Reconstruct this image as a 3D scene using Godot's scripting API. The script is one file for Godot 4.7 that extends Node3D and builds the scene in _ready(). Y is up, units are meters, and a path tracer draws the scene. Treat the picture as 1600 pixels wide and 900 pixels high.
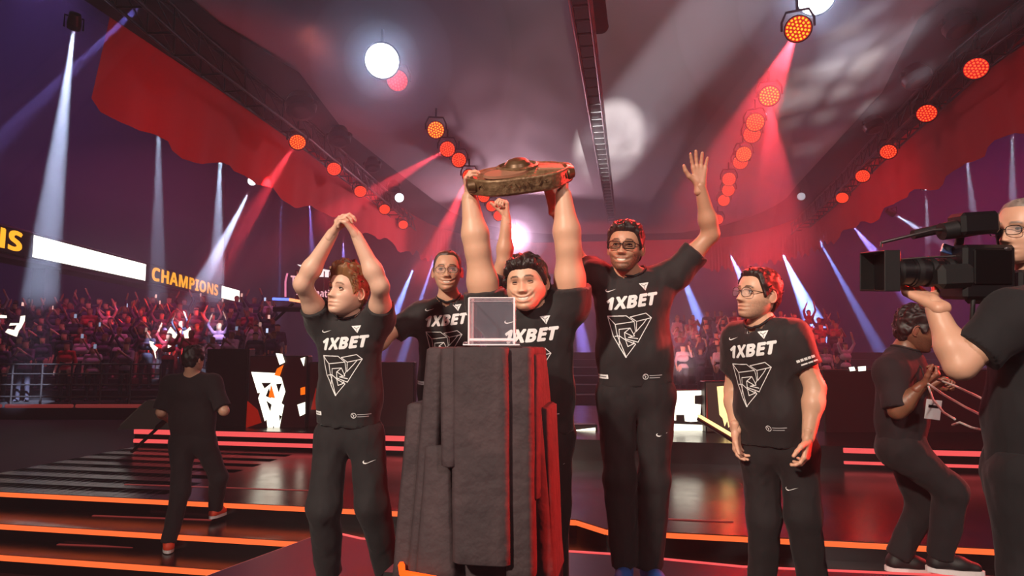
extends Node3D
# An arena stage at the moment a team lifts its trophy: five players, a rock pedestal, camera crew, stepped stage with LED edges, lamp trusses, haze beams, crowd.

const STAGE_TURN := 10.5        # the stage axis lies this many degrees to the right of the view

func _ready() -> void:
	# ---- camera
	look = Basis(Vector3.UP, deg_to_rad(STAGE_TURN)) * Basis(Vector3.RIGHT, atan(95.0 / F))
	var cam := Camera3D.new()
	cam.name = "camera"
	add_child(cam)
	cam.transform = Transform3D(look, eye)
	cam.fov = rad_to_deg(2.0 * atan(450.0 / F))
	cam.near = 0.05; cam.far = 300.0
	cam.current = true
	# ---- air and exposure
	var e := Environment.new()
	e.background_mode = Environment.BG_COLOR
	e.background_color = Color(0.10, 0.065, 0.13)
	e.background_energy_multiplier = 1.0
	e.tonemap_mode = Environment.TONE_MAPPER_LINEAR
	e.tonemap_exposure = 1.0
	e.sdfgi_enabled = true; e.ssao_enabled = true; e.ssil_enabled = true
	e.volumetric_fog_enabled = true
	e.volumetric_fog_density = 0.004
	e.volumetric_fog_albedo = Color(0.9, 0.88, 0.95)
	var w := WorldEnvironment.new()
	w.name = "world_environment"
	w.environment = e
	add_child(w)
	materials()
	# ---- large lamps: warm front wash, red back light, dim violet house light
	var s := SpotLight3D.new()
	s.spot_angle = 24.0; s.spot_angle_attenuation = 0.6
	lit(s, "front_wash_light", Vector3(-4.5, 7.5, 6.5), Vector3(0.3, 1.6, -3.2), Color(1.0, 0.93, 0.85), 165.0, 0.35)
	s = SpotLight3D.new()
	s.spot_angle = 24.0; s.spot_angle_attenuation = 0.6
	lit(s, "front_wash_light", Vector3(4.5, 7.0, 6.0), Vector3(0.3, 1.6, -3.2), Color(1.0, 0.90, 0.86), 48.0, 0.35)
	s = SpotLight3D.new()
	s.spot_angle = 20.0; s.spot_angle_attenuation = 0.5
	lit(s, "red_back_light", Vector3(5.4, 3.4, -6.6), Vector3(0.5, 1.7, -2.9), Color(1.0, 0.24, 0.22), 40.0, 0.25)
	s = SpotLight3D.new()
	s.spot_angle = 6.5; s.spot_angle_attenuation = 0.4
	lit(s, "red_side_light", eye + look * Vector3(6.4, 0, -3.5) + Vector3(0, 1.6, 0), P(850, 690, 2.5), Color(1.0, 0.22, 0.19), 190.0, 0.2)
	s = SpotLight3D.new()
	s.spot_angle = 8.0; s.spot_angle_attenuation = 0.5
	lit(s, "red_top_light", eye + look * Vector3(2.6, 0, -9.0) + Vector3(0, 6.6, 0), P(960, 420, 3.1), Color(1.0, 0.24, 0.22), 230.0, 0.2)
	s = SpotLight3D.new()
	s.spot_angle = 20.0; s.spot_angle_attenuation = 0.5
	lit(s, "red_back_light", Vector3(-5.5, 7.5, -10.0), Vector3(-0.5, 1.7, -3.2), Color(1.0, 0.5, 0.45), 30.0, 0.25)
	setting()
	lamps()
	stage_dressing()
	crowd()
	players()
	crew()

# ------------------------------------------------------------------ geometry
class Geo:
	var v := PackedVector3Array()
	var n := PackedVector3Array()
	var uv := PackedVector2Array()
	var c := PackedColorArray()
	var i := PackedInt32Array()
	var tint := Color(1, 1, 1)

	func vert(p: Vector3, nn: Vector3, t := Vector2.ZERO) -> int:
		v.append(p); n.append(nn); uv.append(t); c.append(tint)
		return v.size() - 1

	func tri(a: int, b: int, d: int) -> void:
		var g := (v[b] - v[a]).cross(v[d] - v[a])
		if g.dot(n[a] + n[b] + n[d]) > 0.0:
			i.append(a); i.append(d); i.append(b)
		else:
			i.append(a); i.append(b); i.append(d)

	func flat(p: Vector3, q: Vector3, r: Vector3, away: Vector3) -> void:
		var g := (q - p).cross(r - p).normalized()
		if g.dot(away) < 0.0:
			g = -g
		tri(vert(p, g), vert(q, g), vert(r, g))

	func quad(p: Vector3, q: Vector3, r: Vector3, s: Vector3, away: Vector3, mapped := false) -> void:
		var g := (q - p).cross(s - p).normalized()
		if g.dot(away) < 0.0:
			g = -g
		var a := vert(p, g, Vector2(0, 1)); var b := vert(q, g, Vector2(1, 1)); var d := vert(r, g, Vector2(1, 0)); var e := vert(s, g, Vector2(0, 0))
		tri(a, b, d); tri(a, d, e)

	# box with chamfered edges; x carries centre and axes
	func box(x: Transform3D, size: Vector3, bevel := 0.0) -> Geo:
		var h := size * 0.5
		var e := minf(bevel, minf(h.x, minf(h.y, h.z)) * 0.9)
		for ax in 3:
			for s in [-1.0, 1.0]:
				var nn := Vector3.ZERO; nn[ax] = s
				var u := (ax + 1) % 3; var w := (ax + 2) % 3
				var q := []
				for k in [[-1, -1], [1, -1], [1, 1], [-1, 1]]:
					var p := Vector3.ZERO
					p[ax] = s * h[ax]; p[u] = k[0] * (h[u] - e); p[w] = k[1] * (h[w] - e)
					q.append(x * p)
				quad(q[0], q[1], q[2], q[3], x.basis * nn)
		if e > 0.0:
			for ax in 3:
				var u := (ax + 1) % 3; var w := (ax + 2) % 3
				for k in [[-1, -1], [1, -1], [1, 1], [-1, 1]]:
					var q := []
					for s in [-1.0, 1.0]:
						for m in 2:
							var p := Vector3.ZERO
							p[ax] = s * (h[ax] - e)
							p[u] = k[0] * (h[u] - (e if m == 1 else 0.0)); p[w] = k[1] * (h[w] - (e if m == 0 else 0.0))
							q.append(x * p)
					var nn := Vector3.ZERO; nn[u] = k[0]; nn[w] = k[1]
					quad(q[0], q[1], q[3], q[2], x.basis * nn)
			for sx in [-1.0, 1.0]:
				for sy in [-1.0, 1.0]:
					for sz in [-1.0, 1.0]:
						flat(x * Vector3(sx * h.x, sy * (h.y - e), sz * (h.z - e)), x * Vector3(sx * (h.x - e), sy * h.y, sz * (h.z - e)), x * Vector3(sx * (h.x - e), sy * (h.y - e), sz * h.z), x.basis * Vector3(sx, sy, sz))
		return self

	# tube along points, one radius or a radius per point
	func tube(path: Array, radii: Variant, segs := 8, caps := true) -> Geo:
		var up := Vector3(0.137, 0.93, 0.31)
		var rows := []
		for k in path.size():
			var p: Vector3 = path[k]
			var t: Vector3 = (path[mini(k + 1, path.size() - 1)] - path[maxi(k - 1, 0)]).normalized()
			var s := up.cross(t)
			if s.length() < 0.05:
				s = Vector3.RIGHT.cross(t)
			s = s.normalized()
			up = t.cross(s).normalized()
			var r: float = radii[k] if radii is Array else radii
			var row := []
			for m in segs:
				var a := TAU * m / segs
				var d := s * cos(a) + up * sin(a)
				row.append(vert(p + d * r, d, Vector2(float(m) / segs, k)))
			rows.append(row)
		for k in path.size() - 1:
			for m in segs:
				var a: int = rows[k][m]; var b: int = rows[k][(m + 1) % segs]; var d: int = rows[k + 1][(m + 1) % segs]; var e: int = rows[k + 1][m]
				tri(a, b, d); tri(a, d, e)
		if caps:
			for k in [0, path.size() - 1]:
				var t: Vector3 = (path[1] - path[0]).normalized() * -1.0 if k == 0 else (path[k] - path[k - 1]).normalized()
				var m0 := vert(path[k], t)
				var ring := []
				for m in segs:
					ring.append(vert(v[rows[k][m]], t))
				for m in segs:
					tri(m0, ring[m], ring[(m + 1) % segs])
		return self

	# profile of Vector2(radius, height), turned round the y axis of x; sharp profile corners stay sharp where given twice
	func lathe(x: Transform3D, profile: Array, segs := 24, sx := 1.0, sz := 1.0) -> Geo:
		for k in profile.size() - 1:
			var p: Vector2 = profile[k]; var q: Vector2 = profile[k + 1]
			if p.distance_to(q) < 1e-6:
				continue
			var dn := Vector2(q.y - p.y, -(q.x - p.x)).normalized()
			var ring := []
			for m in segs + 1:
				var a := TAU * m / segs
				var nn := (x.basis * Vector3(cos(a) * dn.x / sx, dn.y, sin(a) * dn.x / sz)).normalized()
				ring.append([vert(x * Vector3(cos(a) * p.x * sx, p.y, sin(a) * p.x * sz), nn, Vector2(float(m) / segs, float(k) / profile.size())), vert(x * Vector3(cos(a) * q.x * sx, q.y, sin(a) * q.x * sz), nn, Vector2(float(m) / segs, float(k + 1) / profile.size()))])
			for m in segs:
				if p.x > 1e-6: tri(ring[m][0], ring[m + 1][0], ring[m + 1][1])
				if q.x > 1e-6: tri(ring[m][0], ring[m + 1][1], ring[m][1])
		return self

	func ball(x: Transform3D, segs := 16) -> Geo:   # unit sphere under x
		var rows := segs / 2
		var nb := x.basis.inverse().transposed()
		var at := []
		for r in rows + 1:
			var row := []
			for m in segs + 1:
				var d := Vector3(sin(PI * r / rows) * cos(TAU * m / segs), cos(PI * r / rows), sin(PI * r / rows) * sin(TAU * m / segs))
				row.append(vert(x * d, (nb * d).normalized(), Vector2(float(m) / segs, float(r) / rows)))
			at.append(row)
		for r in rows:
			for m in segs:
				if r > 0: tri(at[r][m], at[r][m + 1], at[r + 1][m + 1])
				if r < rows - 1: tri(at[r][m], at[r + 1][m + 1], at[r + 1][m])
		return self

	# flat polygon of the x/y plane of x, with depth along z (front at z = 0, back at -depth)
	func prism(x: Transform3D, poly: PackedVector2Array, depth := 0.0) -> Geo:
		var t := Geometry2D.triangulate_polygon(poly)
		var zs := [0.0] if depth == 0.0 else [0.0, -depth]
		for z in zs:
			var nn := x.basis * Vector3(0, 0, 1.0 if z == 0.0 else -1.0)
			nn = nn.normalized()
			var first := v.size()
			for p in poly:
				vert(x * Vector3(p.x, p.y, z), nn, p)
			for k in range(0, t.size(), 3):
				tri(first + t[k], first + t[k + 1], first + t[k + 2])
		if depth > 0.0:
			var area := 0.0
			for k in poly.size():
				area += poly[k].cross(poly[(k + 1) % poly.size()])
			for k in poly.size():
				var p := poly[k]; var q := poly[(k + 1) % poly.size()]
				var o := Vector2(q.y - p.y, p.x - q.x) * signf(area)
				quad(x * Vector3(p.x, p.y, 0), x * Vector3(q.x, q.y, 0), x * Vector3(q.x, q.y, -depth), x * Vector3(p.x, p.y, -depth), x.basis * Vector3(o.x, o.y, 0))
		return self

	# loft of rounded rectangles with uneven faces: rows of [centre, half width, half depth]
	func slab(rows: Array, corner: float, rough: FastNoiseLite, amp: float) -> Geo:
		var per := 40
		var at := []
		for k in rows.size():
			var row := PackedVector3Array()
			for m in per:
				var a := TAU * (m + 0.5) / per
				var w: float = rows[k][1]; var d: float = rows[k][2]
				var cc := Vector2(cos(a), sin(a))
				var s := 1.0 / maxf(absf(cc.x) , absf(cc.y))
				var q := Vector2(cc.x * s * w, cc.y * s * d)
				var inner := Vector2(clampf(q.x, -w + corner, w - corner), clampf(q.y, -d + corner, d - corner))
				if (q - inner).length() > 1e-5:
					q = inner + (q - inner).normalized() * corner
				var p: Vector3 = rows[k][0] + Vector3(q.x, 0, q.y)
				var o := Vector3(q.x, 0, q.y).normalized()
				row.append(p + o * rough.get_noise_3d(p.x, p.y * 0.5, p.z) * amp)
			at.append(row)
		for k in rows.size():
			for m in per:
				var t: Vector3 = at[k][(m + 1) % per] - at[k][(m + per - 1) % per]
				var u: Vector3 = at[mini(k + 1, rows.size() - 1)][m] - at[maxi(k - 1, 0)][m]
				var nn := t.cross(u).normalized()
				if nn.dot(at[k][m] - rows[k][0]) < 0.0: nn = -nn
				vert(at[k][m], nn, Vector2(float(m) / per, k))
		var b := v.size() - rows.size() * per
		for k in rows.size() - 1:
			for m in per:
				var m1 := (m + 1) % per
				tri(b + k * per + m, b + k * per + m1, b + (k + 1) * per + m1)
				tri(b + k * per + m, b + (k + 1) * per + m1, b + (k + 1) * per + m)
		for k in [0, rows.size() - 1]:
			var up := Vector3(0, signf(rows[k][0].y - rows[rows.size() - 1 - k][0].y), 0)
			var m0 := vert(rows[k][0], up)
			var ring := []
			for m in per:
				ring.append(vert(at[k][m], up))
			for m in per:
				tri(m0, ring[m], ring[(m + 1) % per])
		return self

	func join(o: Geo, x := Transform3D()) -> Geo:
		var b := v.size()
		for k in o.v.size():
			v.append(x * o.v[k]); n.append((x.basis * o.n[k]).normalized()); uv.append(o.uv[k]); c.append(o.c[k])
		for k in o.i:
			i.append(b + k)
		return self

	func mesh() -> ArrayMesh:
		var arr := []
		arr.resize(Mesh.ARRAY_MAX)
		arr[Mesh.ARRAY_VERTEX] = v; arr[Mesh.ARRAY_NORMAL] = n; arr[Mesh.ARRAY_TEX_UV] = uv; arr[Mesh.ARRAY_COLOR] = c; arr[Mesh.ARRAY_INDEX] = i
		var m := ArrayMesh.new()
		m.add_surface_from_arrays(Mesh.PRIMITIVE_TRIANGLES, arr)
		return m


# ------------------------------------------------------------------ blended capsules, meshed as surface nets
class Field:
	var a := PackedVector3Array()
	var ba := PackedVector3Array()
	var inv := PackedFloat32Array()
	var ra := PackedFloat32Array()
	var dr := PackedFloat32Array()
	var grp := PackedInt32Array()
	var k := 0.05
	var kl := 0.03           # within a limb
	var kg := 0.04
	var cuts := {}            # group -> Array of Plane that trim that limb
	var planes := []          # planes that trim the whole
	var holes := []           # [a, ba, inv, r] taken out
	var noise: FastNoiseLite
	var amp := 0.0
	var stretch := Vector3.ONE

	func cap(p: Vector3, q: Vector3, r0: float, r1: float, g := 0) -> void:
		var at := grp.size()
		while at > 0 and grp[at - 1] > g:
			at -= 1
		a.insert(at, p); ba.insert(at, q - p)
		inv.insert(at, 1.0 / maxf((q - p).length_squared(), 1e-9))
		ra.insert(at, r0); dr.insert(at, r1 - r0); grp.insert(at, g)

	func hole(p: Vector3, q: Vector3, r: float) -> void:
		holes.append([p, q - p, 1.0 / maxf((q - p).length_squared(), 1e-9), r])

	func dist(p: Vector3, list: PackedInt32Array) -> float:
		var d0 := 10.0
		var res := 10.0
		var dg := 10.0
		var cur := 0
		for e in list:
			var pa := p - a[e]
			var h := clampf(pa.dot(ba[e]) * inv[e], 0.0, 1.0)
			var d := (pa - ba[e] * h).length() - ra[e] - dr[e] * h
			var g := grp[e]
			if g == 0:
				var s := maxf(k - absf(d0 - d), 0.0)
				d0 = minf(d0, d) - s * s * 0.25 / k
			else:
				if g != cur:
					if cur > 0:
						res = minf(res, limb(p, d0, dg, cur))
					cur = g
					dg = d
				else:
					var s := maxf(kl - absf(dg - d), 0.0)
					dg = minf(dg, d) - s * s * 0.25 / kl
		if cur > 0:
			res = minf(res, limb(p, d0, dg, cur))
		res = minf(res, d0)
		for q in holes:
			var pa: Vector3 = p - q[0]
			res = maxf(res, q[3] - (pa - q[1] * clampf(pa.dot(q[1]) * q[2], 0.0, 1.0)).length())
		for q in planes:
			res = maxf(res, q.distance_to(p))
		if amp > 0.0:
			res += amp * noise.get_noise_3d(p.x * stretch.x, p.y * stretch.y, p.z * stretch.z)
		return res

	func limb(p: Vector3, d0: float, dg: float, g: int) -> float:
		if cuts.has(g):
			for q in cuts[g]:
				dg = maxf(dg, q.distance_to(p))
		var s := maxf(kg - absf(d0 - dg), 0.0)
		return minf(d0, dg) - s * s * 0.25 / kg

	func into(out: Geo, cell: float) -> Geo:
		var lo := Vector3.ONE * 1e3
		var hi := -lo
		for e in a.size():
			var r := Vector3.ONE * (maxf(ra[e], ra[e] + dr[e]) + 2.0 * cell)
			lo = lo.min(a[e] - r).min(a[e] + ba[e] - r)
			hi = hi.max(a[e] + r).max(a[e] + ba[e] + r)
		const B := 6
		var nb := Vector3i(((hi - lo) / (cell * B)).ceil())
		var hd := B * cell * 0.88
		var reach := hd + maxf(k, kg) + amp + 0.7 * k
		var W := nb.x * B + 2
		var H := nb.y * B + 2
		var ids := {}
		var edges := PackedInt64Array()
		var vals := PackedFloat32Array()
		vals.resize((B + 1) * (B + 1) * (B + 1))
		var all := PackedInt32Array(range(a.size()))
		const S1 := B + 1
		const S2 := (B + 1) * (B + 1)
		for bz in nb.z:
			for by in nb.y:
				for bx in nb.x:
					var mid := lo + Vector3(bx + 0.5, by + 0.5, bz + 0.5) * (B * cell)
					var near := 10.0
					var list := PackedInt32Array()
					for e in all:
						var pa := mid - a[e]
						var h := clampf(pa.dot(ba[e]) * inv[e], 0.0, 1.0)
						var d := (pa - ba[e] * h).length() - ra[e] - dr[e] * h
						if d < reach:
							list.append(e)
						if d < near: near = d
					if list.is_empty() or (near < -hd - amp - 0.01 and holes.is_empty() and planes.is_empty() and cuts.is_empty()):
						continue
					var neg := 0
					var at := 0
					var o := lo + Vector3(bx, by, bz) * (B * cell)
					for z in S1:
						for y in S1:
							for x in S1:
								var d := dist(o + Vector3(x, y, z) * cell, list)
								vals[at] = d
								if d < 0.0: neg += 1
								at += 1
					if neg == 0 or neg == at:
						continue
					for z in B:
						for y in B:
							for x in B:
								var q := x + y * S1 + z * S2
								var v0 := vals[q]; var v1 := vals[q + 1]; var v2 := vals[q + S1]; var v3 := vals[q + S1 + 1]
								var v4 := vals[q + S2]; var v5 := vals[q + S2 + 1]; var v6 := vals[q + S2 + S1]; var v7 := vals[q + S2 + S1 + 1]
								var m := int(v0 < 0.0) + int(v1 < 0.0) + int(v2 < 0.0) + int(v3 < 0.0) + int(v4 < 0.0) + int(v5 < 0.0) + int(v6 < 0.0) + int(v7 < 0.0)
								if m == 0 or m == 8:
									continue
								var sum := Vector3.ZERO
								var cnt := 0
								if (v0 < 0.0) != (v1 < 0.0): sum += Vector3(v0 / (v0 - v1), 0, 0); cnt += 1
								if (v2 < 0.0) != (v3 < 0.0): sum += Vector3(v2 / (v2 - v3), 1, 0); cnt += 1
								if (v4 < 0.0) != (v5 < 0.0): sum += Vector3(v4 / (v4 - v5), 0, 1); cnt += 1
								if (v6 < 0.0) != (v7 < 0.0): sum += Vector3(v6 / (v6 - v7), 1, 1); cnt += 1
								if (v0 < 0.0) != (v2 < 0.0): sum += Vector3(0, v0 / (v0 - v2), 0); cnt += 1
								if (v1 < 0.0) != (v3 < 0.0): sum += Vector3(1, v1 / (v1 - v3), 0); cnt += 1
								if (v4 < 0.0) != (v6 < 0.0): sum += Vector3(0, v4 / (v4 - v6), 1); cnt += 1
								if (v5 < 0.0) != (v7 < 0.0): sum += Vector3(1, v5 / (v5 - v7), 1); cnt += 1
								if (v0 < 0.0) != (v4 < 0.0): sum += Vector3(0, 0, v0 / (v0 - v4)); cnt += 1
								if (v1 < 0.0) != (v5 < 0.0): sum += Vector3(1, 0, v1 / (v1 - v5)); cnt += 1
								if (v2 < 0.0) != (v6 < 0.0): sum += Vector3(0, 1, v2 / (v2 - v6)); cnt += 1
								if (v3 < 0.0) != (v7 < 0.0): sum += Vector3(1, 1, v3 / (v3 - v7)); cnt += 1
								sum /= cnt
								var gr := Vector3(v1 + v3 + v5 + v7 - v0 - v2 - v4 - v6, v2 + v3 + v6 + v7 - v0 - v1 - v4 - v5, v4 + v5 + v6 + v7 - v0 - v1 - v2 - v3)
								var gx := bx * B + x; var gy := by * B + y; var gz := bz * B + z
								var id := (gz * H + gy) * W + gx
								ids[id] = out.vert(o + (Vector3(x, y, z) + sum) * cell, gr.normalized())
								if (v0 < 0.0) != (v1 < 0.0): edges.append(id * 8 + 0 + (4 if v0 < 0.0 else 0))
								if (v0 < 0.0) != (v2 < 0.0): edges.append(id * 8 + 1 + (4 if v0 < 0.0 else 0))
								if (v0 < 0.0) != (v4 < 0.0): edges.append(id * 8 + 2 + (4 if v0 < 0.0 else 0))
		var steps := [1, W, W * H]
		for e in edges:
			var id := e >> 3
			var ax := e & 3
			var s1: int = steps[(ax + 1) % 3]; var s2: int = steps[(ax + 2) % 3]
			var q0: int = ids.get(id, -1); var q1: int = ids.get(id - s1, -1); var q2: int = ids.get(id - s1 - s2, -1); var q3: int = ids.get(id - s2, -1)
			if q0 < 0 or q1 < 0 or q2 < 0 or q3 < 0:
				continue
			if e & 4:   # inside below, outside above: the face looks along +axis; front faces run clockwise
				out.i.append_array(PackedInt32Array([q0, q2, q1, q0, q3, q2]))
			else:
				out.i.append_array(PackedInt32Array([q0, q1, q2, q0, q2, q3]))
		return out

	# nearest surface point met from p along d
	func march(p: Vector3, d: Vector3) -> Vector3:
		var all := PackedInt32Array(range(a.size()))
		for s in 60:
			var t := dist(p, all)
			if t < 0.0005: break
			p += d * t * 0.9
		return p


# ------------------------------------------------------------------ flat print
class Canvas:
	var im: Image
	func _init(w: int, h: int, c: Color) -> void:
		im = Image.create(w, h, false, Image.FORMAT_RGBA8)
		im.fill(c)
	func poly(p: PackedVector2Array, col: Color) -> void:
		var y0 := 1e9; var y1 := -1e9
		for q in p:
			y0 = minf(y0, q.y); y1 = maxf(y1, q.y)
		for y in range(maxi(0, int(y0)), mini(im.get_height() - 1, int(y1)) + 1):
			var xs := []
			var yy := y + 0.5
			for e in p.size():
				var s := p[e]; var t := p[(e + 1) % p.size()]
				if (s.y <= yy) != (t.y <= yy):
					xs.append(s.x + (yy - s.y) / (t.y - s.y) * (t.x - s.x))
			xs.sort()
			for e in range(0, xs.size() - 1, 2):
				var l := roundi(xs[e]); var r := roundi(xs[e + 1])
				if r > l:
					im.fill_rect(Rect2i(l, y, r - l, 1), col)
	func line(s: Vector2, t: Vector2, w: float, col: Color) -> void:
		var d := (t - s).normalized() * w * 0.5
		var o := Vector2(-d.y, d.x)
		poly(PackedVector2Array([s - d * 0.6 + o, t + d * 0.6 + o, t + d * 0.6 - o, s - d * 0.6 - o]), col)
	func lines(p: Array, w: float, col: Color) -> void:
		for e in p.size() - 1:
			line(p[e], p[e + 1], w, col)
	func text(s: String, x: Transform2D, col: Color, fat := 0.0, face := "Droid Sans", weight := 700) -> void:
		# x maps text units (cap height about 1, origin at the left of the baseline, y up) to pixels
		var m := Canvas.text_mesh(s, face, weight)
		var v: PackedVector3Array = m[0]; var idx: PackedInt32Array = m[1]
		var shifts := [Vector2.ZERO] if fat == 0.0 else [Vector2(-fat, 0), Vector2(fat, 0), Vector2(0, fat), Vector2(0, -fat), Vector2.ZERO]
		for sh in shifts:
			for e in range(0, idx.size(), 3):
				var p := PackedVector2Array()
				for f in 3:
					var q := v[idx[e + f]]
					p.append(x * Vector2(q.x, q.y) + sh)
				poly(p, col)
	static func text_mesh(s: String, face: String, weight: int) -> Array:
		var f := SystemFont.new()
		f.font_names = PackedStringArray([face]); f.font_weight = weight
		var t := TextMesh.new()
		t.font = f; t.font_size = 64; t.pixel_size = 1.0 / 46.0; t.depth = 0.0; t.text = s
		t.horizontal_alignment = HORIZONTAL_ALIGNMENT_LEFT; t.vertical_alignment = VERTICAL_ALIGNMENT_BOTTOM
		var arr := t.get_mesh_arrays()
		var v: PackedVector3Array = arr[Mesh.ARRAY_VERTEX]
		var idx: PackedInt32Array = arr[Mesh.ARRAY_INDEX] if arr[Mesh.ARRAY_INDEX] != null else PackedInt32Array(range(v.size()))
		var lo := 1e9; var left := 1e9
		for q in v:
			lo = minf(lo, q.y); left = minf(left, q.x)
		for e in v.size():
			v[e] -= Vector3(left, lo, 0)
		return [v, idx]
	func tex() -> ImageTexture:
		im.generate_mipmaps()
		return ImageTexture.create_from_image(im)


# ------------------------------------------------------------------ naming and placing
const F := 1000.0                      # focal length in pixels of the 1600 x 900 frame
var eye := Vector3(0, 1.95, 0)
var look := Basis()
var taken := {}
var M := {}

func P(px: float, py: float, d: float) -> Vector3:
	return eye + look * Vector3((px - 800.0) / F * d, -(py - 450.0) / F * d, -d)

func on_y(px: float, py: float, y: float) -> Vector3:
	var r := look * Vector3((px - 800.0) / F, -(py - 450.0) / F, -1.0)
	return eye + r * ((y - eye.y) / r.y)

func on_z(px: float, py: float, z: float) -> Vector3:
	var r := look * Vector3((px - 800.0) / F, -(py - 450.0) / F, -1.0)
	return eye + r * ((z - eye.z) / r.z)

func numbered(s: String) -> String:
	var k: int = taken.get(s, 0)
	taken[s] = k + 1
	return s if k == 0 else "%s_%03d" % [s, k]

func tag(o: Node, label: String, category: String, group := "", kind := "") -> Node:
	o.set_meta("label", label)
	o.set_meta("category", category)
	if group: o.set_meta("group", group)
	if kind: o.set_meta("kind", kind)
	return o

func thing(called: String, at: Vector3, label: String, category: String, group := "", turn := Basis()) -> Node3D:
	var o := Node3D.new()
	o.name = numbered(called)
	add_child(o, true)
	o.transform = Transform3D(turn, at)
	tag(o, label, category, group)
	return o

func put(called: String, m: Mesh, mat: Material, parent: Node = null) -> MeshInstance3D:
	var o := MeshInstance3D.new()
	o.mesh = m
	o.material_override = mat
	if parent == null:
		o.name = numbered(called)
		add_child(o, true)
	else:
		o.name = called
		var k := 1
		while parent.has_node(NodePath(String(o.name))):
			o.name = "%s_%03d" % [called, k]
			k += 1
		parent.add_child(o, true)
	return o

func obj(called: String, g: Geo, mat: Material, parent: Node = null) -> MeshInstance3D:
	return put(called, g.mesh(), mat, parent)

func structure(called: String, g: Geo, mat: Material, label: String, category: String) -> MeshInstance3D:
	var o := obj(called, g, mat)
	tag(o, label, category, "", "structure")
	return o

func at(p: Vector3) -> Transform3D:
	return Transform3D(Basis(), p)

func aimed(p: Vector3, dir: Vector3, up := Vector3.UP) -> Transform3D:      # y axis along dir
	var y := dir.normalized()
	var x := up.cross(y)
	if x.length() < 0.01: x = Vector3.RIGHT.cross(y)
	x = x.normalized()
	return Transform3D(Basis(x, y, x.cross(y)), p)

func facing(p: Vector3, z: Vector3, up := Vector3.UP) -> Transform3D:       # z axis along z
	z = z.normalized()
	var x := up.cross(z).normalized()
	return Transform3D(Basis(x, z.cross(x), z), p)

func mat(c: Color, rough := 0.7, metal := 0.0) -> StandardMaterial3D:
	var m := StandardMaterial3D.new()
	m.albedo_color = c; m.roughness = rough; m.metallic = metal
	return m

func glow(c: Color, energy: float) -> StandardMaterial3D:
	var m := StandardMaterial3D.new()
	m.albedo_color = Color(0.02, 0.02, 0.02); m.roughness = 0.4
	m.emission_enabled = true; m.emission = c; m.emission_energy_multiplier = energy
	return m

func noise_tex(freq: float, seed_: int, normal := false, bump := 4.0, ramp: Gradient = null, oct := 4) -> NoiseTexture2D:
	var n := FastNoiseLite.new()
	n.seed = seed_; n.frequency = freq; n.fractal_octaves = oct
	var t := NoiseTexture2D.new()
	t.width = 256; t.height = 256; t.seamless = true; t.noise = n
	t.as_normal_map = normal; t.bump_strength = bump
	if ramp: t.color_ramp = ramp
	return t

func ramp(a: Color, b: Color) -> Gradient:
	var g := Gradient.new()
	g.set_color(0, a); g.set_color(1, b)
	return g

func lit(l: Light3D, called: String, at_: Vector3, towards: Vector3, c: Color, energy: float, size := 0.05) -> Light3D:
	l.name = numbered(called)
	l.light_color = c; l.light_energy = energy; l.light_size = size; l.shadow_enabled = true
	add_child(l, true)
	l.position = at_
	if not l is OmniLight3D:
		l.look_at_from_position(at_, towards, Vector3.UP if absf((towards - at_).normalized().y) < 0.98 else Vector3.FORWARD)
	if l is OmniLight3D:
		l.omni_range = 80.0; l.omni_attenuation = 2.0
	if l is SpotLight3D:
		l.spot_range = 80.0; l.spot_attenuation = 2.0
	return l

# ------------------------------------------------------------------ people
func V(x: float, y: float, z: float) -> Vector3:      # right, up, towards the photographer
	return look * Vector3(x, y, z)

func curve(tab: Array, t: float) -> float:            # smooth curve through [t, value] pairs in falling t
	var k := 0
	while k < tab.size() - 2 and t < tab[k + 1][0]:
		k += 1
	var p0: Array = tab[maxi(k - 1, 0)]; var p1: Array = tab[k]; var p2: Array = tab[k + 1]; var p3: Array = tab[mini(k + 2, tab.size() - 1)]
	var u := clampf((t - p1[0]) / (p2[0] - p1[0]), 0.0, 1.0)
	var m1: float = (p2[1] - p0[1]) / (p2[0] - p0[0]) * (p2[0] - p1[0])
	var m2: float = (p3[1] - p1[1]) / (p3[0] - p1[0]) * (p2[0] - p1[0])
	var u2 := u * u; var u3 := u2 * u
	return (2 * u3 - 3 * u2 + 1) * p1[1] + (u3 - 2 * u2 + u) * m1 + (3 * u2 - 2 * u3) * p2[1] + (u3 - u2) * m2

const HW := [[0.116, 0.0], [0.112, 0.022], [0.10, 0.045], [0.08, 0.062], [0.05, 0.0725], [0.02, 0.0755], [0.0, 0.075], [-0.03, 0.0715], [-0.06, 0.063], [-0.085, 0.050], [-0.10, 0.037], [-0.111, 0.020], [-0.116, 0.0]]
const HF := [[0.116, -0.005], [0.112, 0.028], [0.10, 0.053], [0.08, 0.073], [0.05, 0.087], [0.02, 0.090], [0.0, 0.086], [-0.03, 0.086], [-0.06, 0.086], [-0.085, 0.085], [-0.10, 0.080], [-0.111, 0.068], [-0.116, 0.045]]
const HB := [[0.116, -0.005], [0.112, -0.04], [0.10, -0.068], [0.08, -0.089], [0.05, -0.102], [0.02, -0.104], [-0.02, -0.096], [-0.05, -0.080], [-0.08, -0.050], [-0.10, -0.012], [-0.111, 0.02], [-0.116, 0.045]]

func bump(x: float, y: float, cx: float, cy: float, sx: float, sy: float) -> float:
	var u := (x - cx) / sx; var w := (y - cy) / sy
	var q := u * u + w * w
	return exp(-q * 0.5) if q < 14.0 else 0.0

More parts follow.
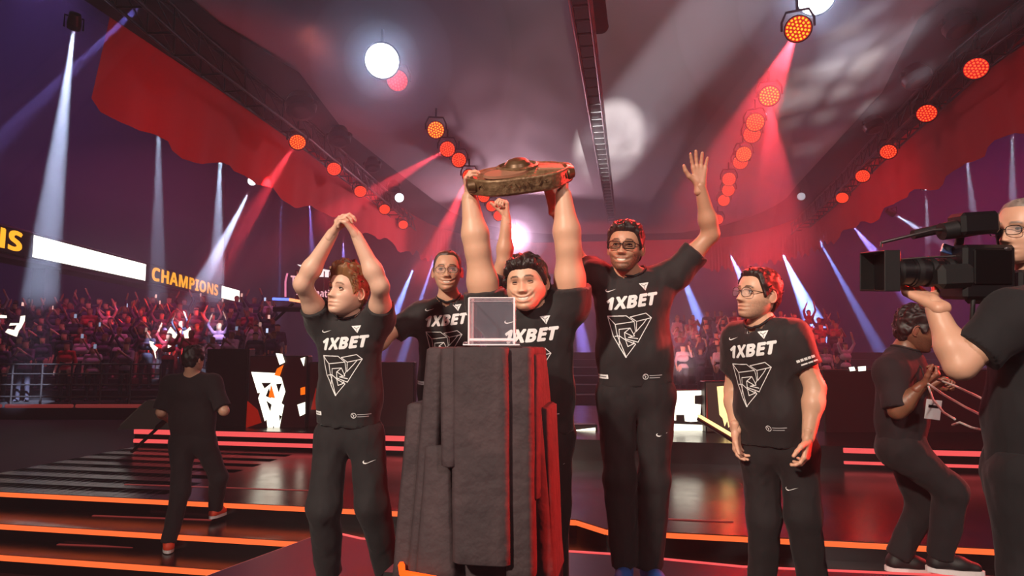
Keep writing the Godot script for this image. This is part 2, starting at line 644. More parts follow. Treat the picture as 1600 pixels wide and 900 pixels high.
func skull(y: float, al: float) -> Vector3:
	var w := curve(HW, y); var zf := curve(HF, y); var zb := curve(HB, y)
	var zc := (zf + zb) * 0.5 if absf(y) > 0.1 else lerpf(0.0, 0.03, clampf((-y - 0.05) / 0.05, 0, 1))
	var s := sin(al); var c := cos(al)
	var x := w * signf(s) * pow(absf(s), 0.92)
	var z := zc + ((zf - zc) * pow(c, 0.85) if c > 0 else (zb - zc) * pow(-c, 0.9))
	return Vector3(x, y, z)

func hairline(al: float, front: float) -> float:
	var q := absf(al)
	return curve([[3.2, -0.075], [2.3, -0.068], [1.95, -0.04], [1.65, 0.016], [1.5, 0.0], [1.3, -0.012], [1.12, 0.022], [0.85, front - 0.012], [0.5, front], [0.0, front]], q)

func grid(out: Geo, pts: Array, cols: PackedColorArray, width: int, keep := PackedByteArray(), wrap := true) -> void:
	var b := out.v.size()
	var h := pts.size() / width
	for r in h:
		for k in width:
			var l: Vector3 = pts[r * width + ((k + width - 1) % width if wrap else maxi(k - 1, 0))]
			var g: Vector3 = pts[r * width + ((k + 1) % width if wrap else mini(k + 1, width - 1))]
			var u: Vector3 = pts[maxi(r - 1, 0) * width + k]
			var d: Vector3 = pts[mini(r + 1, h - 1) * width + k]
			var nn := (d - u).cross(g - l)
			if nn.length() < 1e-12: nn = Vector3(0, 1.0 if r < h / 2 else -1.0, 0)
			out.tint = cols[r * width + k]
			out.vert(pts[r * width + k], nn.normalized(), Vector2(float(k) / width, float(r) / h))
	for r in h - 1:
		for k in (width if wrap else width - 1):
			var k1 := (k + 1) % width
			if keep.size() and not (keep[r * width + k] or keep[r * width + k1] or keep[(r + 1) * width + k] or keep[(r + 1) * width + k1]):
				continue
			out.i.append_array(PackedInt32Array([b + r * width + k, b + r * width + k1, b + (r + 1) * width + k1, b + r * width + k, b + (r + 1) * width + k1, b + (r + 1) * width + k]))
	out.tint = Color.WHITE

func lin(r: int, g: int, b: int) -> Color:
	return Color8(r, g, b).srgb_to_linear()

# head in its own axes (x to the right of the picture when it faces us, y up, z out of the face), joined to the body; returns its parts
func add_head(body: Geo, root: Node3D, x: Transform3D, f: Dictionary) -> void:
	var skin: Color = f.skin
	var hc: Color = f.hair_color
	var smile: float = f.get("smile", 0.0)
	var beard: float = f.get("beard", 0.0)
	var front: float = f.get("front", 0.072)
	var fat: float = f.get("fat", 0.0)
	var nose: float = f.get("nose", 1.0)
	var R := 92 if f.get("fine", true) else 44
	var C := 120 if f.get("fine", true) else 56
	var pts := []
	var cols := PackedColorArray()
	var lip := skin.lerp(lin(170, 80, 75), 0.45)
	var my := -0.066
	var hair_pts := []
	var hair_cols := PackedColorArray()
	var keep := PackedByteArray()
	var nz := FastNoiseLite.new()
	nz.seed = f.get("seed", 3); nz.frequency = f.get("curl", 30.0); nz.fractal_octaves = 2
	var top: float = f.get("top", 0.02)
	var side: float = f.get("side", 0.006)
	var rough: float = f.get("rough", 0.4)
	for r in R + 1:
		var y := 0.116 * cos(PI * r / R)
		for k in C:
			var u := -PI + TAU * k / C
			var al := u - 0.5 * sin(u)
			var p := skull(y, al)
			p.x *= 1.0 + fat * (bump(0, y, 0, -0.045, 1.0, 0.035) * 1.0 + 0.25)
			var base := p
			var col := skin
			if cos(al) > 0.0:
				var ax := absf(p.x)
				var wf := smoothstep(0.0, 0.35, cos(al))
				var dz := 0.0
				var t := clampf((0.022 - y) / 0.052, 0.0, 1.0)
				if y < 0.03 and y > -0.05:
					var low := smoothstep(-0.046, -0.034, y)
					dz += nose * (0.003 + 0.020 * t) * low * smoothstep(0.032, 0.016, y) * exp(-pow(p.x / (0.0075 + 0.0035 * t), 2.0) * 0.5)
				dz += 0.009 * bump(ax, y, 0.0125, -0.0335, 0.0055, 0.006)
				dz -= 0.011 * bump(ax, y, 0.031, 0.004, 0.016, 0.011)
				dz += 0.005 * bump(ax, y, 0.030, 0.024, 0.019, 0.007)
				dz += (0.003 + 0.007 * smile) * bump(ax, y, 0.043, -0.028, 0.016, 0.014)
				dz -= 0.003 * smile * bump(ax, y, 0.034 + 0.004 * smile, -0.052, 0.004, 0.014)
				var ym := my + smile * 11.0 * p.x * p.x
				var mw := 0.017 + 0.010 * smile
				dz += 0.0075 * bump(p.x, y, 0, ym + 0.006 + 0.003 * smile, mw, 0.0042)
				dz += 0.0085 * bump(p.x, y, 0, ym - 0.008 - 0.003 * smile, mw * 0.85, 0.005)
				dz -= 0.006 * bump(p.x, y, 0, ym, mw, 0.0022 + 0.002 * smile)
				dz -= 0.004 * bump(p.x, y, 0, -0.083, 0.016, 0.004)
				dz += 0.007 * bump(p.x, y, 0, -0.099, 0.016, 0.010)
				p.z += dz * wf
				var lm := maxf(bump(p.x, y, 0, ym + 0.005 + 0.003 * smile, mw * 0.8, 0.0032), bump(p.x, y, 0, ym - 0.0075 - 0.003 * smile, mw * 0.75, 0.004))
				col = col.lerp(lip, clampf(lm * 1.4 - 0.2, 0, 1))
				var by := 0.0255 + 0.004 * (1.0 - pow((ax - 0.030) / 0.02, 2.0)) - (0.05 * maxf(ax - 0.034, 0.0))
				var bm := smoothstep(0.0050, 0.0025, absf(y - by)) * smoothstep(0.010, 0.015, ax) * smoothstep(0.052, 0.046, ax)
				p.z += bm * 0.0012
				col = col.lerp(f.get("brow", hc), bm * 0.9)
				if beard > 0.0:
					var bd := smoothstep(-0.036, -0.058, y - 0.55 * maxf(0.0, ax - 0.03)) * (1.0 - clampf(lm * 2.0, 0, 1))
					bd = maxf(bd, 0.85 * bump(ax, y, 0.012, ym + 0.014, 0.014, 0.004))
					bd *= 0.75 + 0.5 * nz.get_noise_3d(p.x * 6.0, y * 6.0, p.z * 6.0)
					col = col.lerp(hc, clampf(bd, 0, 1) * beard)
			elif beard > 0.0 and y < -0.04:
				col = col.lerp(hc, beard * 0.5)
			var hl := hairline(al, front)
			var into := smoothstep(-0.010, 0.012, y - hl)
			if y > hl - 0.002: col = col.lerp(hc, 0.9 * smoothstep(-0.002, 0.006, y - hl))
			if f.get("bald", false): into = 0.0
			pts.append(x * p); cols.append(col)
			# hair shell
			var up := smoothstep(0.02, 0.09, y)
			var th: float = lerpf(side, top, up) + f.get("quiff", 0.0) * bump(p.x, y, f.get("part", 0.0), 0.098, 0.05, 0.022) * (1.0 if cos(al) > -0.2 else 0.3)
			var nn := Vector3(p.x, p.y * 0.9 - 0.01, p.z).normalized()
			var ns := nz.get_noise_3d(p.x + f.get("sweep", 0.0) * p.z, p.y * 0.6, p.z * 0.55)
			th *= 1.0 + rough * ns * 2.2
			hair_pts.append(x * (base + nn * lerpf(-0.006, maxf(th, 0.001), into)))
			hair_cols.append(hc * (0.75 + 0.5 * clampf(ns + 0.5, 0, 1)))
			keep.append(1 if into > 0.02 else 0)
	grid(body, pts, cols, C)
	# ears
	for s in [-1.0, 1.0]:
		var e := x * Transform3D(Basis(Vector3.UP, -s * 0.35) * Basis(Vector3.RIGHT, 0.15), Vector3(s * 0.076 * (1.0 + fat * 0.3), -0.006, -0.012))
		body.tint = skin.lerp(lin(190, 90, 80), 0.15)
		body.ball(e * Transform3D(Basis.from_scale(Vector3(0.007, 0.029, 0.017)), Vector3.ZERO), 12)
		var rim := []
		for k in 13:
			var a := -1.9 + 4.6 * k / 12.0
			rim.append(e * Vector3(s * 0.006, 0.029 * sin(a) * (1.0 if sin(a) > 0 else 0.85), -0.018 * cos(a) + 0.002))
		body.tube(rim, 0.0042, 6)
		body.tint = Color.WHITE
	if not f.get("bald", false):
		var h := Geo.new()
		grid(h, hair_pts, hair_cols, C, keep)
		# loose locks break up the outline
		var rng := RandomNumberGenerator.new(); rng.seed = int(f.get("seed", 3)) * 77
		var locks: int = f.get("locks", 200)
		var ll: float = f.get("lock", 0.02)
		for q in locks:
			var y := rng.randf_range(-0.03, 0.114)
			var al := rng.randf_range(-PI, PI)
			if y < hairline(al, front) + 0.006: continue
			var p := skull(y, al)
			p.x *= 1.0 + fat * 0.25
			var nn := Vector3(p.x, p.y, p.z).normalized()
			var th := lerpf(side, top, smoothstep(0.02, 0.09, y))
			var flow: Vector3 = (Vector3(f.get("flow_x", 0.0), -0.35 if y < 0.06 else 0.25, f.get("flow_z", 0.4)) + Vector3(rng.randfn(), rng.randfn(), rng.randfn()) * f.get("mess", 0.3))
			flow = (flow - nn * flow.dot(nn) * 0.8).normalized()
			var s0 := p + nn * th * 0.55
			var l := ll * rng.randf_range(0.5, 1.2) * lerpf(0.55, 1.0, smoothstep(0.0, 0.08, y))
			h.tint = hc * rng.randf_range(0.8, 1.7)
			h.tube([x * s0, x * (s0 + flow * l * 0.5 + nn * l * 0.35), x * (s0 + flow * l + nn * l * f.get("lift", 0.25))], [0.0036, 0.0030, 0.0005], 4, false)
		h.tint = Color.WHITE
		obj("hair", h, M.hair, root)
	if not f.get("fine", true):
		return
	# eyes
	for s in [-1.0, 1.0]:
		var e := Geo.new()
		var open: float = f.get("eye", 0.5)
		var c := Vector3(s * 0.031, 0.0045, 0.0655)
		e.tint = lin(205, 190, 182)
		e.ball(x * Transform3D(Basis.from_scale(Vector3(0.0125, 0.0125 * open, 0.0125)), c), 16)
		var n := obj("eye", e, M.wet, root)
		var g := Geo.new()
		g.tint = lin(40, 24, 18)
		var gz: Vector2 = f.get("gaze", Vector2.ZERO)
		g.ball(x * Transform3D(Basis.from_scale(Vector3(0.0052, minf(0.0052, 0.011 * open), 0.004)), c + Vector3(gz.x * 0.006, gz.y * 0.003, 0.0098)), 10)
		obj("iris", g, M.wet, n)
		# lids
		body.tint = skin.lerp(lin(120, 70, 60), 0.3)
		for side_ in [-1.0, 1.0]:
			if side_ > 0.0: body.tint = lin(58, 36, 32)
			var lid := []
			for k in 9:
				var a := PI * k / 8.0
				lid.append(x * (c + Vector3(cos(a) * 0.0135, side_ * sin(a) * 0.0125 * open * 1.0, 0.0035 + sin(a) * 0.0085)))
			body.tube(lid, [0.001, 0.002, 0.0026, 0.0028, 0.0028, 0.0028, 0.0026, 0.002, 0.001], 6)
		body.tint = Color.WHITE
	if f.get("teeth", false):
		var g := Geo.new()
		g.tint = lin(225, 215, 200)
		var tp := []
		var tc := PackedColorArray()
		var hw := 0.013 + 0.011 * smile
		for r in 3:
			for k in 9:
				var xx := lerpf(-hw, hw, k / 8.0)
				var yc := my + smile * 11.0 * xx * xx
				var hh := 0.0050 * (1.0 - pow(absf(xx) / (hw * 1.05), 3.0)) * (0.7 + 0.6 * smile)
				var z := 0.0885 + 0.002 * (1 - absf(r - 1)) - 9.0 * xx * xx
				tp.append(x * Vector3(xx, yc + hh * (1 - r), z)); tc.append(g.tint)
		grid(g, tp, tc, 9, PackedByteArray(), false)
		obj("teeth", g, M.wet, root)
	if f.has("glasses"):
		var g := Geo.new()
		var gl: Dictionary = f.glasses
		var w: float = gl.w; var hh: float = gl.h
		var panes := []
		for s in [-1.0, 1.0]:
			var loop := []
			var flat := PackedVector2Array()
			for k in 25:
				var a := TAU * k / 24.0
				var q := Vector2(signf(cos(a)) * pow(absf(cos(a)), gl.sq) * w, signf(sin(a)) * pow(absf(sin(a)), gl.sq) * hh)
				loop.append(x * Vector3(s * 0.0335 + q.x, 0.001 + q.y, 0.103 - 3.0 * pow(0.0335 * s + q.x, 2.0)))
				if k < 24: flat.append(q)
			g.tube(loop, gl.t, 6, false)
			var pn := Geo.new()
			for k in 24:
				pn.flat(x * Vector3(s * 0.0335, 0.001, 0.103 - 3.0 * 0.0335 * 0.0335), loop[k], loop[k + 1], x.basis * Vector3(0, 0, 1))
			panes.append(pn)
			g.tube([x * Vector3(s * (0.0335 + w), 0.008, 0.093), x * Vector3(s * (0.040 + w), 0.009, 0.082), x * Vector3(s * 0.0795 * (1 + fat * 0.3), 0.008, 0.0), x * Vector3(s * 0.0785 * (1 + fat * 0.3), 0.0, -0.02)], gl.t, 6)
		g.tube([x * Vector3(-0.0335 + w, 0.004, 0.1025), x * Vector3(0, 0.008, 0.106), x * Vector3(0.0335 - w, 0.004, 0.1025)], gl.t, 6)
		var n := obj("glasses", g, gl.m, root)
		for q in panes: obj("lens", q, gl.get("pane", M.lens), n)

# hand: dir from the wrist to the knuckles, palm the way the palm looks, thumb the side the thumb is on (along dir x palm, +1 or -1)
func add_hand(body: Geo, w: Vector3, h: Dictionary, skin: Color, s := 1.0) -> void:
	var dir: Vector3 = h.dir.normalized()
	var palm: Vector3 = (h.palm - dir * dir.dot(h.palm)).normalized()
	var across: Vector3 = dir.cross(palm) * h.thumb
	var f := Field.new()
	f.k = 0.010 * s; f.kl = 0.004 * s; f.kg = 0.008 * s
	var len_ := [0.070, 0.078, 0.072, 0.056]
	var off := [0.029, 0.010, -0.010, -0.028]
	var root_ := [0.088, 0.092, 0.087, 0.079]
	f.cap(w - dir * 0.03 * s + across * 0.010 * s, w + dir * 0.012 * s + across * 0.011 * s, 0.021 * s, 0.017 * s)
	f.cap(w - dir * 0.03 * s - across * 0.010 * s, w + dir * 0.012 * s - across * 0.011 * s, 0.021 * s, 0.017 * s)
	var curl: Array = h.curl
	for k in 4:
		var kn: Vector3 = w + dir * root_[k] * s + across * off[k] * s - palm * 0.004 * s * (1.0 if k in [1, 2] else 0.4)
		f.cap(w + dir * 0.01 * s + across * off[k] * 0.45 * s, kn, 0.0155 * s, 0.0118 * s)
		var sp: float = h.get("spread", 0.08) * off[k] / 0.029
		var d := (dir + across * sp).normalized()
		var p := kn
		var r := 0.0093 * s if k < 3 else 0.0082 * s
		var seg := [0.44, 0.32, 0.24]
		var bend := [1.15, 1.6, 1.0]
		var b: float = 0.0
		for q in 3:
			b += curl[k] * bend[q] + 0.04
			var dd: Vector3 = d * cos(b) + palm * sin(b)
			var e: Vector3 = p + dd * len_[k] * seg[q] * s
			f.cap(p, e, r, r * 0.92, k + 1)
			p = e
			r *= 0.92
	var th: Vector3 = h.get("thumb_dir", Vector3(0.65, 0.7, 0.3))
	var t0 := w + dir * 0.022 * s + across * 0.020 * s
	var td: Vector3 = (across * th.x + dir * th.y + palm * th.z).normalized()
	var t1 := t0 + td * 0.042 * s
	var th2: Vector3 = h.get("thumb_tip", Vector3(0.25, 0.9, 0.35))
	var td2: Vector3 = (across * th2.x + dir * th2.y + palm * th2.z).normalized()
	var t2 := t1 + (td + td2).normalized() * 0.033 * s
	f.cap(t0, t1, 0.0165 * s, 0.0118 * s)
	f.cap(t1, t2, 0.0112 * s, 0.0100 * s, 5)
	f.cap(t2, t2 + td2 * 0.026 * s, 0.0100 * s, 0.0082 * s, 5)
	body.tint = skin.lerp(lin(200, 90, 80), 0.06)
	f.into(body, 0.0042 * s)
	body.tint = Color.WHITE

func mid(a: Vector3, b: Vector3, t := 0.5) -> Vector3:
	return a.lerp(b, t)

# shapes given in metres, laid on a field's surface as print a millimetre or two proud
func print_on(f: Field, tris: Array, o: Vector3, r: Vector3, u: Vector3, into: Vector3, lift := 0.0025) -> Geo:
	var g := Geo.new()
	for t in tris:
		var q := []
		for e in 3:
			var p: Vector2 = t[e]
			q.append(f.march(o + r * p.x + u * p.y - into * 0.12, into) - into * lift)
		g.flat(q[0], q[1], q[2], -into)
	return g

func poly_tris(poly: PackedVector2Array) -> Array:
	var idx := Geometry2D.triangulate_polygon(poly)
	var out := []
	for k in range(0, idx.size(), 3):
		out.append([poly[idx[k]], poly[idx[k + 1]], poly[idx[k + 2]]])
	return out

func text_tris(s: String, size: float, weight := 700) -> Array:
	var m := Canvas.text_mesh(s, "Droid Sans", weight)
	var out := []
	for k in range(0, m[1].size(), 3):
		var t := []
		for e in 3:
			var q: Vector3 = m[0][m[1][k + e]]
			t.append(Vector2(q.x, q.y) * size)
		out.append(t)
	return out

func swoosh(w: float) -> PackedVector2Array:
	var p := PackedVector2Array()
	for q in [[-0.5, 0.02], [-0.42, -0.09], [-0.25, -0.12], [0.5, 0.16], [-0.22, -0.02], [-0.36, -0.01], [-0.42, 0.05], [-0.36, 0.16], [-0.46, 0.1]]:
		p.append(Vector2(q[0], q[1]) * w)
	return p

# side 0 is the one that shows on the left when the person faces us
func person(label: String, group: String, d: Dictionary) -> Node3D:
	var floor_: Vector3 = d.at
	var root := thing("person", floor_, label, "person", group)
	var T := func(p: Vector3) -> Vector3: return p - floor_
	var sh := [T.call(d.sh[0]), T.call(d.sh[1])]
	var el := [T.call(d.el[0]), T.call(d.el[1])]
	var wr := [T.call(d.wr[0]), T.call(d.wr[1])]
	var hip := [T.call(d.hip[0]), T.call(d.hip[1])]
	var kn := [T.call(d.kn[0]), T.call(d.kn[1])]
	var an := [T.call(d.an[0]), T.call(d.an[1])]
	var neck: Vector3 = T.call(d.neck)
	var head: Vector3 = T.call(d.head)
	var pel := mid(hip[0], hip[1])
	var right: Vector3 = (sh[1] - sh[0]).normalized()
	var rh: Vector3 = (hip[1] - hip[0]).normalized()
	var up := (neck - pel).normalized()
	var front := right.cross(up).normalized()
	right = up.cross(front).normalized()
	var bk: float = d.get("bulk", 1.0)
	var ab: float = d.get("arm", 1.0)
	var skin: Color = d.face.skin
	var fine: bool = d.face.get("fine", true)
	var hs: float = d.get("hs", 1.0)
	var hx := facing(head, d.look, V(d.get("roll", 0.0), 1, 0))
	hx.basis = hx.basis * Basis.from_scale(Vector3.ONE * hs)
	# ---- the body, one continuous skin
	var body := Geo.new()
	var f := Field.new()
	f.k = 0.06; f.kg = 0.05
	f.cap(pel - rh * 0.06 * bk, pel + rh * 0.06 * bk, 0.085 * bk, 0.085 * bk)
	var waist: Vector3 = mid(pel, neck, 0.35) + front * d.get("belly", 0.0)
	f.cap(waist - right * 0.05 * bk, waist + right * 0.05 * bk, 0.082 * bk, 0.082 * bk)
	var chest := mid(pel, neck, 0.70)
	f.cap(chest - right * 0.07 * bk, chest + right * 0.07 * bk, 0.088 * bk, 0.088 * bk)
	f.cap(mid(pel, neck, 0.9) + (sh[0] - neck) * 0.55, mid(pel, neck, 0.9) + (sh[1] - neck) * 0.55, 0.065 * bk, 0.065 * bk)
	var nape: Vector3 = head + hx.basis * Vector3(0, -0.055, -0.022)
	f.cap(neck - up * 0.03, nape, 0.058 * lerpf(1.0, bk, 0.6), 0.054 * lerpf(1.0, bk, 0.5))
	for s in 2:
		f.cap(mid(neck, nape, 0.12), sh[s], 0.034, 0.045 * bk)
		var g := s + 1
		f.cap(sh[s], mid(sh[s], el[s], 0.45), 0.053 * ab, 0.050 * ab, g)
		f.cap(mid(sh[s], el[s], 0.45), el[s], 0.050 * ab, 0.039 * ab, g)
		f.cap(el[s], mid(el[s], wr[s], 0.3), 0.040 * ab, 0.043 * ab, g)
		f.cap(mid(el[s], wr[s], 0.3), wr[s], 0.043 * ab, 0.027 * ab, g)
		f.cap(hip[s], kn[s], 0.075 * bk, 0.046, g + 2)
		f.cap(kn[s], mid(kn[s], an[s], 0.35), 0.046, 0.048, g + 2)
		f.cap(mid(kn[s], an[s], 0.35), an[s], 0.048, 0.036, g + 2)
	body.tint = skin
	f.into(body, 0.013)
	body.tint = Color.WHITE
	for s in 2:
		if d.hands[s] != null:
			add_hand(body, wr[s], d.hands[s], skin, d.get("hand", 1.0))
	var face: Dictionary = d.face
	add_head(body, root, hx, face)
	obj("body", body, M.skin, root)
	# ---- shirt
	var nz := FastNoiseLite.new()
	nz.seed = int(d.get("seed", 1)); nz.frequency = 6.5; nz.fractal_octaves = 3
	var j := Field.new()
	j.k = 0.07; j.kg = 0.06; j.noise = nz; j.amp = 0.009; j.stretch = Vector3(1.1, 0.6, 1.1)
	var hem: Vector3 = T.call(d.hem)
	var hl := hem - up * 0.06
	var bw: float = d.get("wide", 1.0)
	var ct := mid(pel, neck, 0.78)
	for q in [-1.0, 0.0, 1.0]:
		j.cap(hl + rh * 0.092 * bk * q * bw, waist + right * 0.084 * bk * q * bw, 0.098 * bk, 0.097 * bk)
		j.cap(waist + right * 0.084 * bk * q * bw, ct + right * 0.088 * bk * q, 0.097 * bk, 0.098 * bk)
	j.cap(mid(pel, neck, 0.88) + (sh[0] - neck) * 0.6, mid(pel, neck, 0.88) + (sh[1] - neck) * 0.6, 0.078 * bk, 0.078 * bk)
	j.cap(neck - up * 0.055 + front * 0.022, ct, 0.072 * lerpf(1.0, bk, 0.6), 0.09 * bk)
	for s in 2:
		j.cap(neck - up * 0.006 + (sh[s] - neck) * 0.18, sh[s], 0.060, 0.068 * bk)
		var sl: float = d.get("sleeve", 0.72)
		var e: Vector3 = mid(sh[s], el[s], sl)
		var ad: Vector3 = (el[s] - sh[s]).normalized()
		j.cap(sh[s], e + ad * 0.05, 0.071 * lerpf(1.0, ab, 0.8), 0.073 * ab, s + 1)
		j.cuts[s + 1] = [Plane(ad, e)]
	j.planes.append(Plane(-up, hem))
	var hc := neck + front * 0.016
	j.hole(hc - up * 0.012, hc + up * 0.2, 0.066)
	var jg := Geo.new()
	j.into(jg, 0.0115)
	var ps: float = d.get("print", 1.0)
	for k in jg.v.size():
		var p: Vector3 = jg.v[k] - neck
		var xx: float = p.dot(right) - d.get("shift", 0.0)
		var u := clampf(0.5 + xx / 0.66 / ps, 0.06, 0.94)
		if jg.n[k].dot(front) < 0.0 or absf(p.dot(right)) > 0.2: u = 0.06 if xx < 0.0 else 0.94
		jg.uv[k] = Vector2(u, clampf((0.03 - p.dot(up)) / 0.80 / ps, 0.0, 0.98))
	var shirt := obj("shirt", jg, M.jersey if d.has("jersey") else d.cloth, root)
	var ring := []
	for k in 29:
		var a := TAU * k / 28.0
		ring.append(j.march(hc + up * 0.15 + front * 0.0685 * cos(a) + right * 0.0685 * sin(a), -up) + up * 0.001)
	obj("collar", Geo.new().tube(ring, 0.0065, 6, false), M.collar, shirt)
	# ---- trousers
	var t := Field.new()
	t.k = 0.07; t.kg = 0.05; t.noise = nz; t.amp = 0.011; t.stretch = Vector3(1.2, 0.7, 1.2)
	t.cap(pel - rh * 0.075 * bk, pel + rh * 0.075 * bk, 0.108 * bk, 0.108 * bk)
	for s in 2:
		t.cap(hip[s], kn[s], 0.100 * bk, d.get("leg", 0.080), s + 1)
		t.cap(kn[s], an[s], d.get("leg", 0.080), d.get("cuff", 0.066), s + 1)
		t.cuts[s + 1] = [Plane((an[s] - kn[s]).normalized(), an[s] + (an[s] - kn[s]).normalized() * 0.015)]
	t.planes.append(Plane(up, pel + up * 0.13))
	t.cap(pel + up * 0.1 - rh * 0.05 * bk, pel + up * 0.1 + rh * 0.05 * bk, 0.095 * bk, 0.095 * bk)
	var tg := Geo.new()
	t.into(tg, 0.0135)
	var tr := obj("trousers", tg, d.get("pants", M.trousers), root)
	if d.has("jersey"):
		var o: Vector3 = mid(hip[1], kn[1], d.get("logo_at", 0.32)) + right * d.get("logo_x", 0.03)
		obj("logo_print", print_on(t, poly_tris(swoosh(0.062)), o, right, up, -front), M.print_white, tr)
	if d.has("sleeve_text"):
		var sd: Vector3 = d.sleeve_text
		var o: Vector3 = mid(sh[1], el[1], 0.47)
		var ad: Vector3 = (el[1] - sh[1]).normalized()
		var rr := ad.cross(sd).normalized()
		if rr.dot(V(1, 0, 0)) < 0: rr = -rr
		var tt := []
		for row in [[0.0, 0.012, [0.0, 0.014, 0.017, 0.030, 0.033, 0.047, 0.050, 0.064, 0.067, 0.084]], [-0.018, 0.007, [0.012, 0.040, 0.043, 0.066, 0.069, 0.090]]]:
			for k in range(0, row[2].size(), 2):
				var a := Vector2(row[2][k], row[0]); var b := Vector2(row[2][k + 1], row[0] + row[1])
				tt.append([a, Vector2(b.x, a.y), b]); tt.append([a, b, Vector2(a.x, b.y)])
		obj("sleeve_print", print_on(j, tt, o - rr * 0.045, rr, -ad, -sd), M.print_white, shirt)
	# ---- shoes
	for s in 2:
		if d.get("shoes", null) == null: continue
		var dirs: Array = d.toe
		var td: Vector3 = dirs[s]
		td.y = 0; td = td.normalized()
		var so := Field.new()
		so.k = 0.03
		var q: Vector3 = an[s] - Vector3.UP * 0.045
		so.cap(an[s] + Vector3.UP * 0.01, q - td * 0.02, 0.042, 0.04)
		so.cap(q - td * 0.025, q + td * 0.08, 0.040, 0.040)
		so.cap(q + td * 0.08, q + td * 0.155 - Vector3.UP * 0.012, 0.040, 0.030)
		so.planes.append(Plane(Vector3.DOWN, q - Vector3.UP * 0.025))
		var sg := Geo.new()
		so.into(sg, 0.011)
		var sn := obj("shoe", sg, d.shoes, root)
		var sole := Geo.new()
		var tdx := facing(q - Vector3.UP * 0.03 + td * 0.06, td)
		var out := PackedVector2Array()
		for k in 20:
			var a := TAU * k / 20.0
			out.append(Vector2(cos(a) * (0.046 - 0.008 * sin(a)), sin(a) * 0.137))
		sole.prism(Transform3D(Basis(tdx.basis.x, tdx.basis.z, tdx.basis.y), tdx.origin - Vector3.UP * 0.016 + Vector3.UP * 0.025), out, 0.025)
		obj("sole", sole, d.get("sole", M.sole), sn)
	d["root"] = root
	d["fields"] = [j, t]
	return root

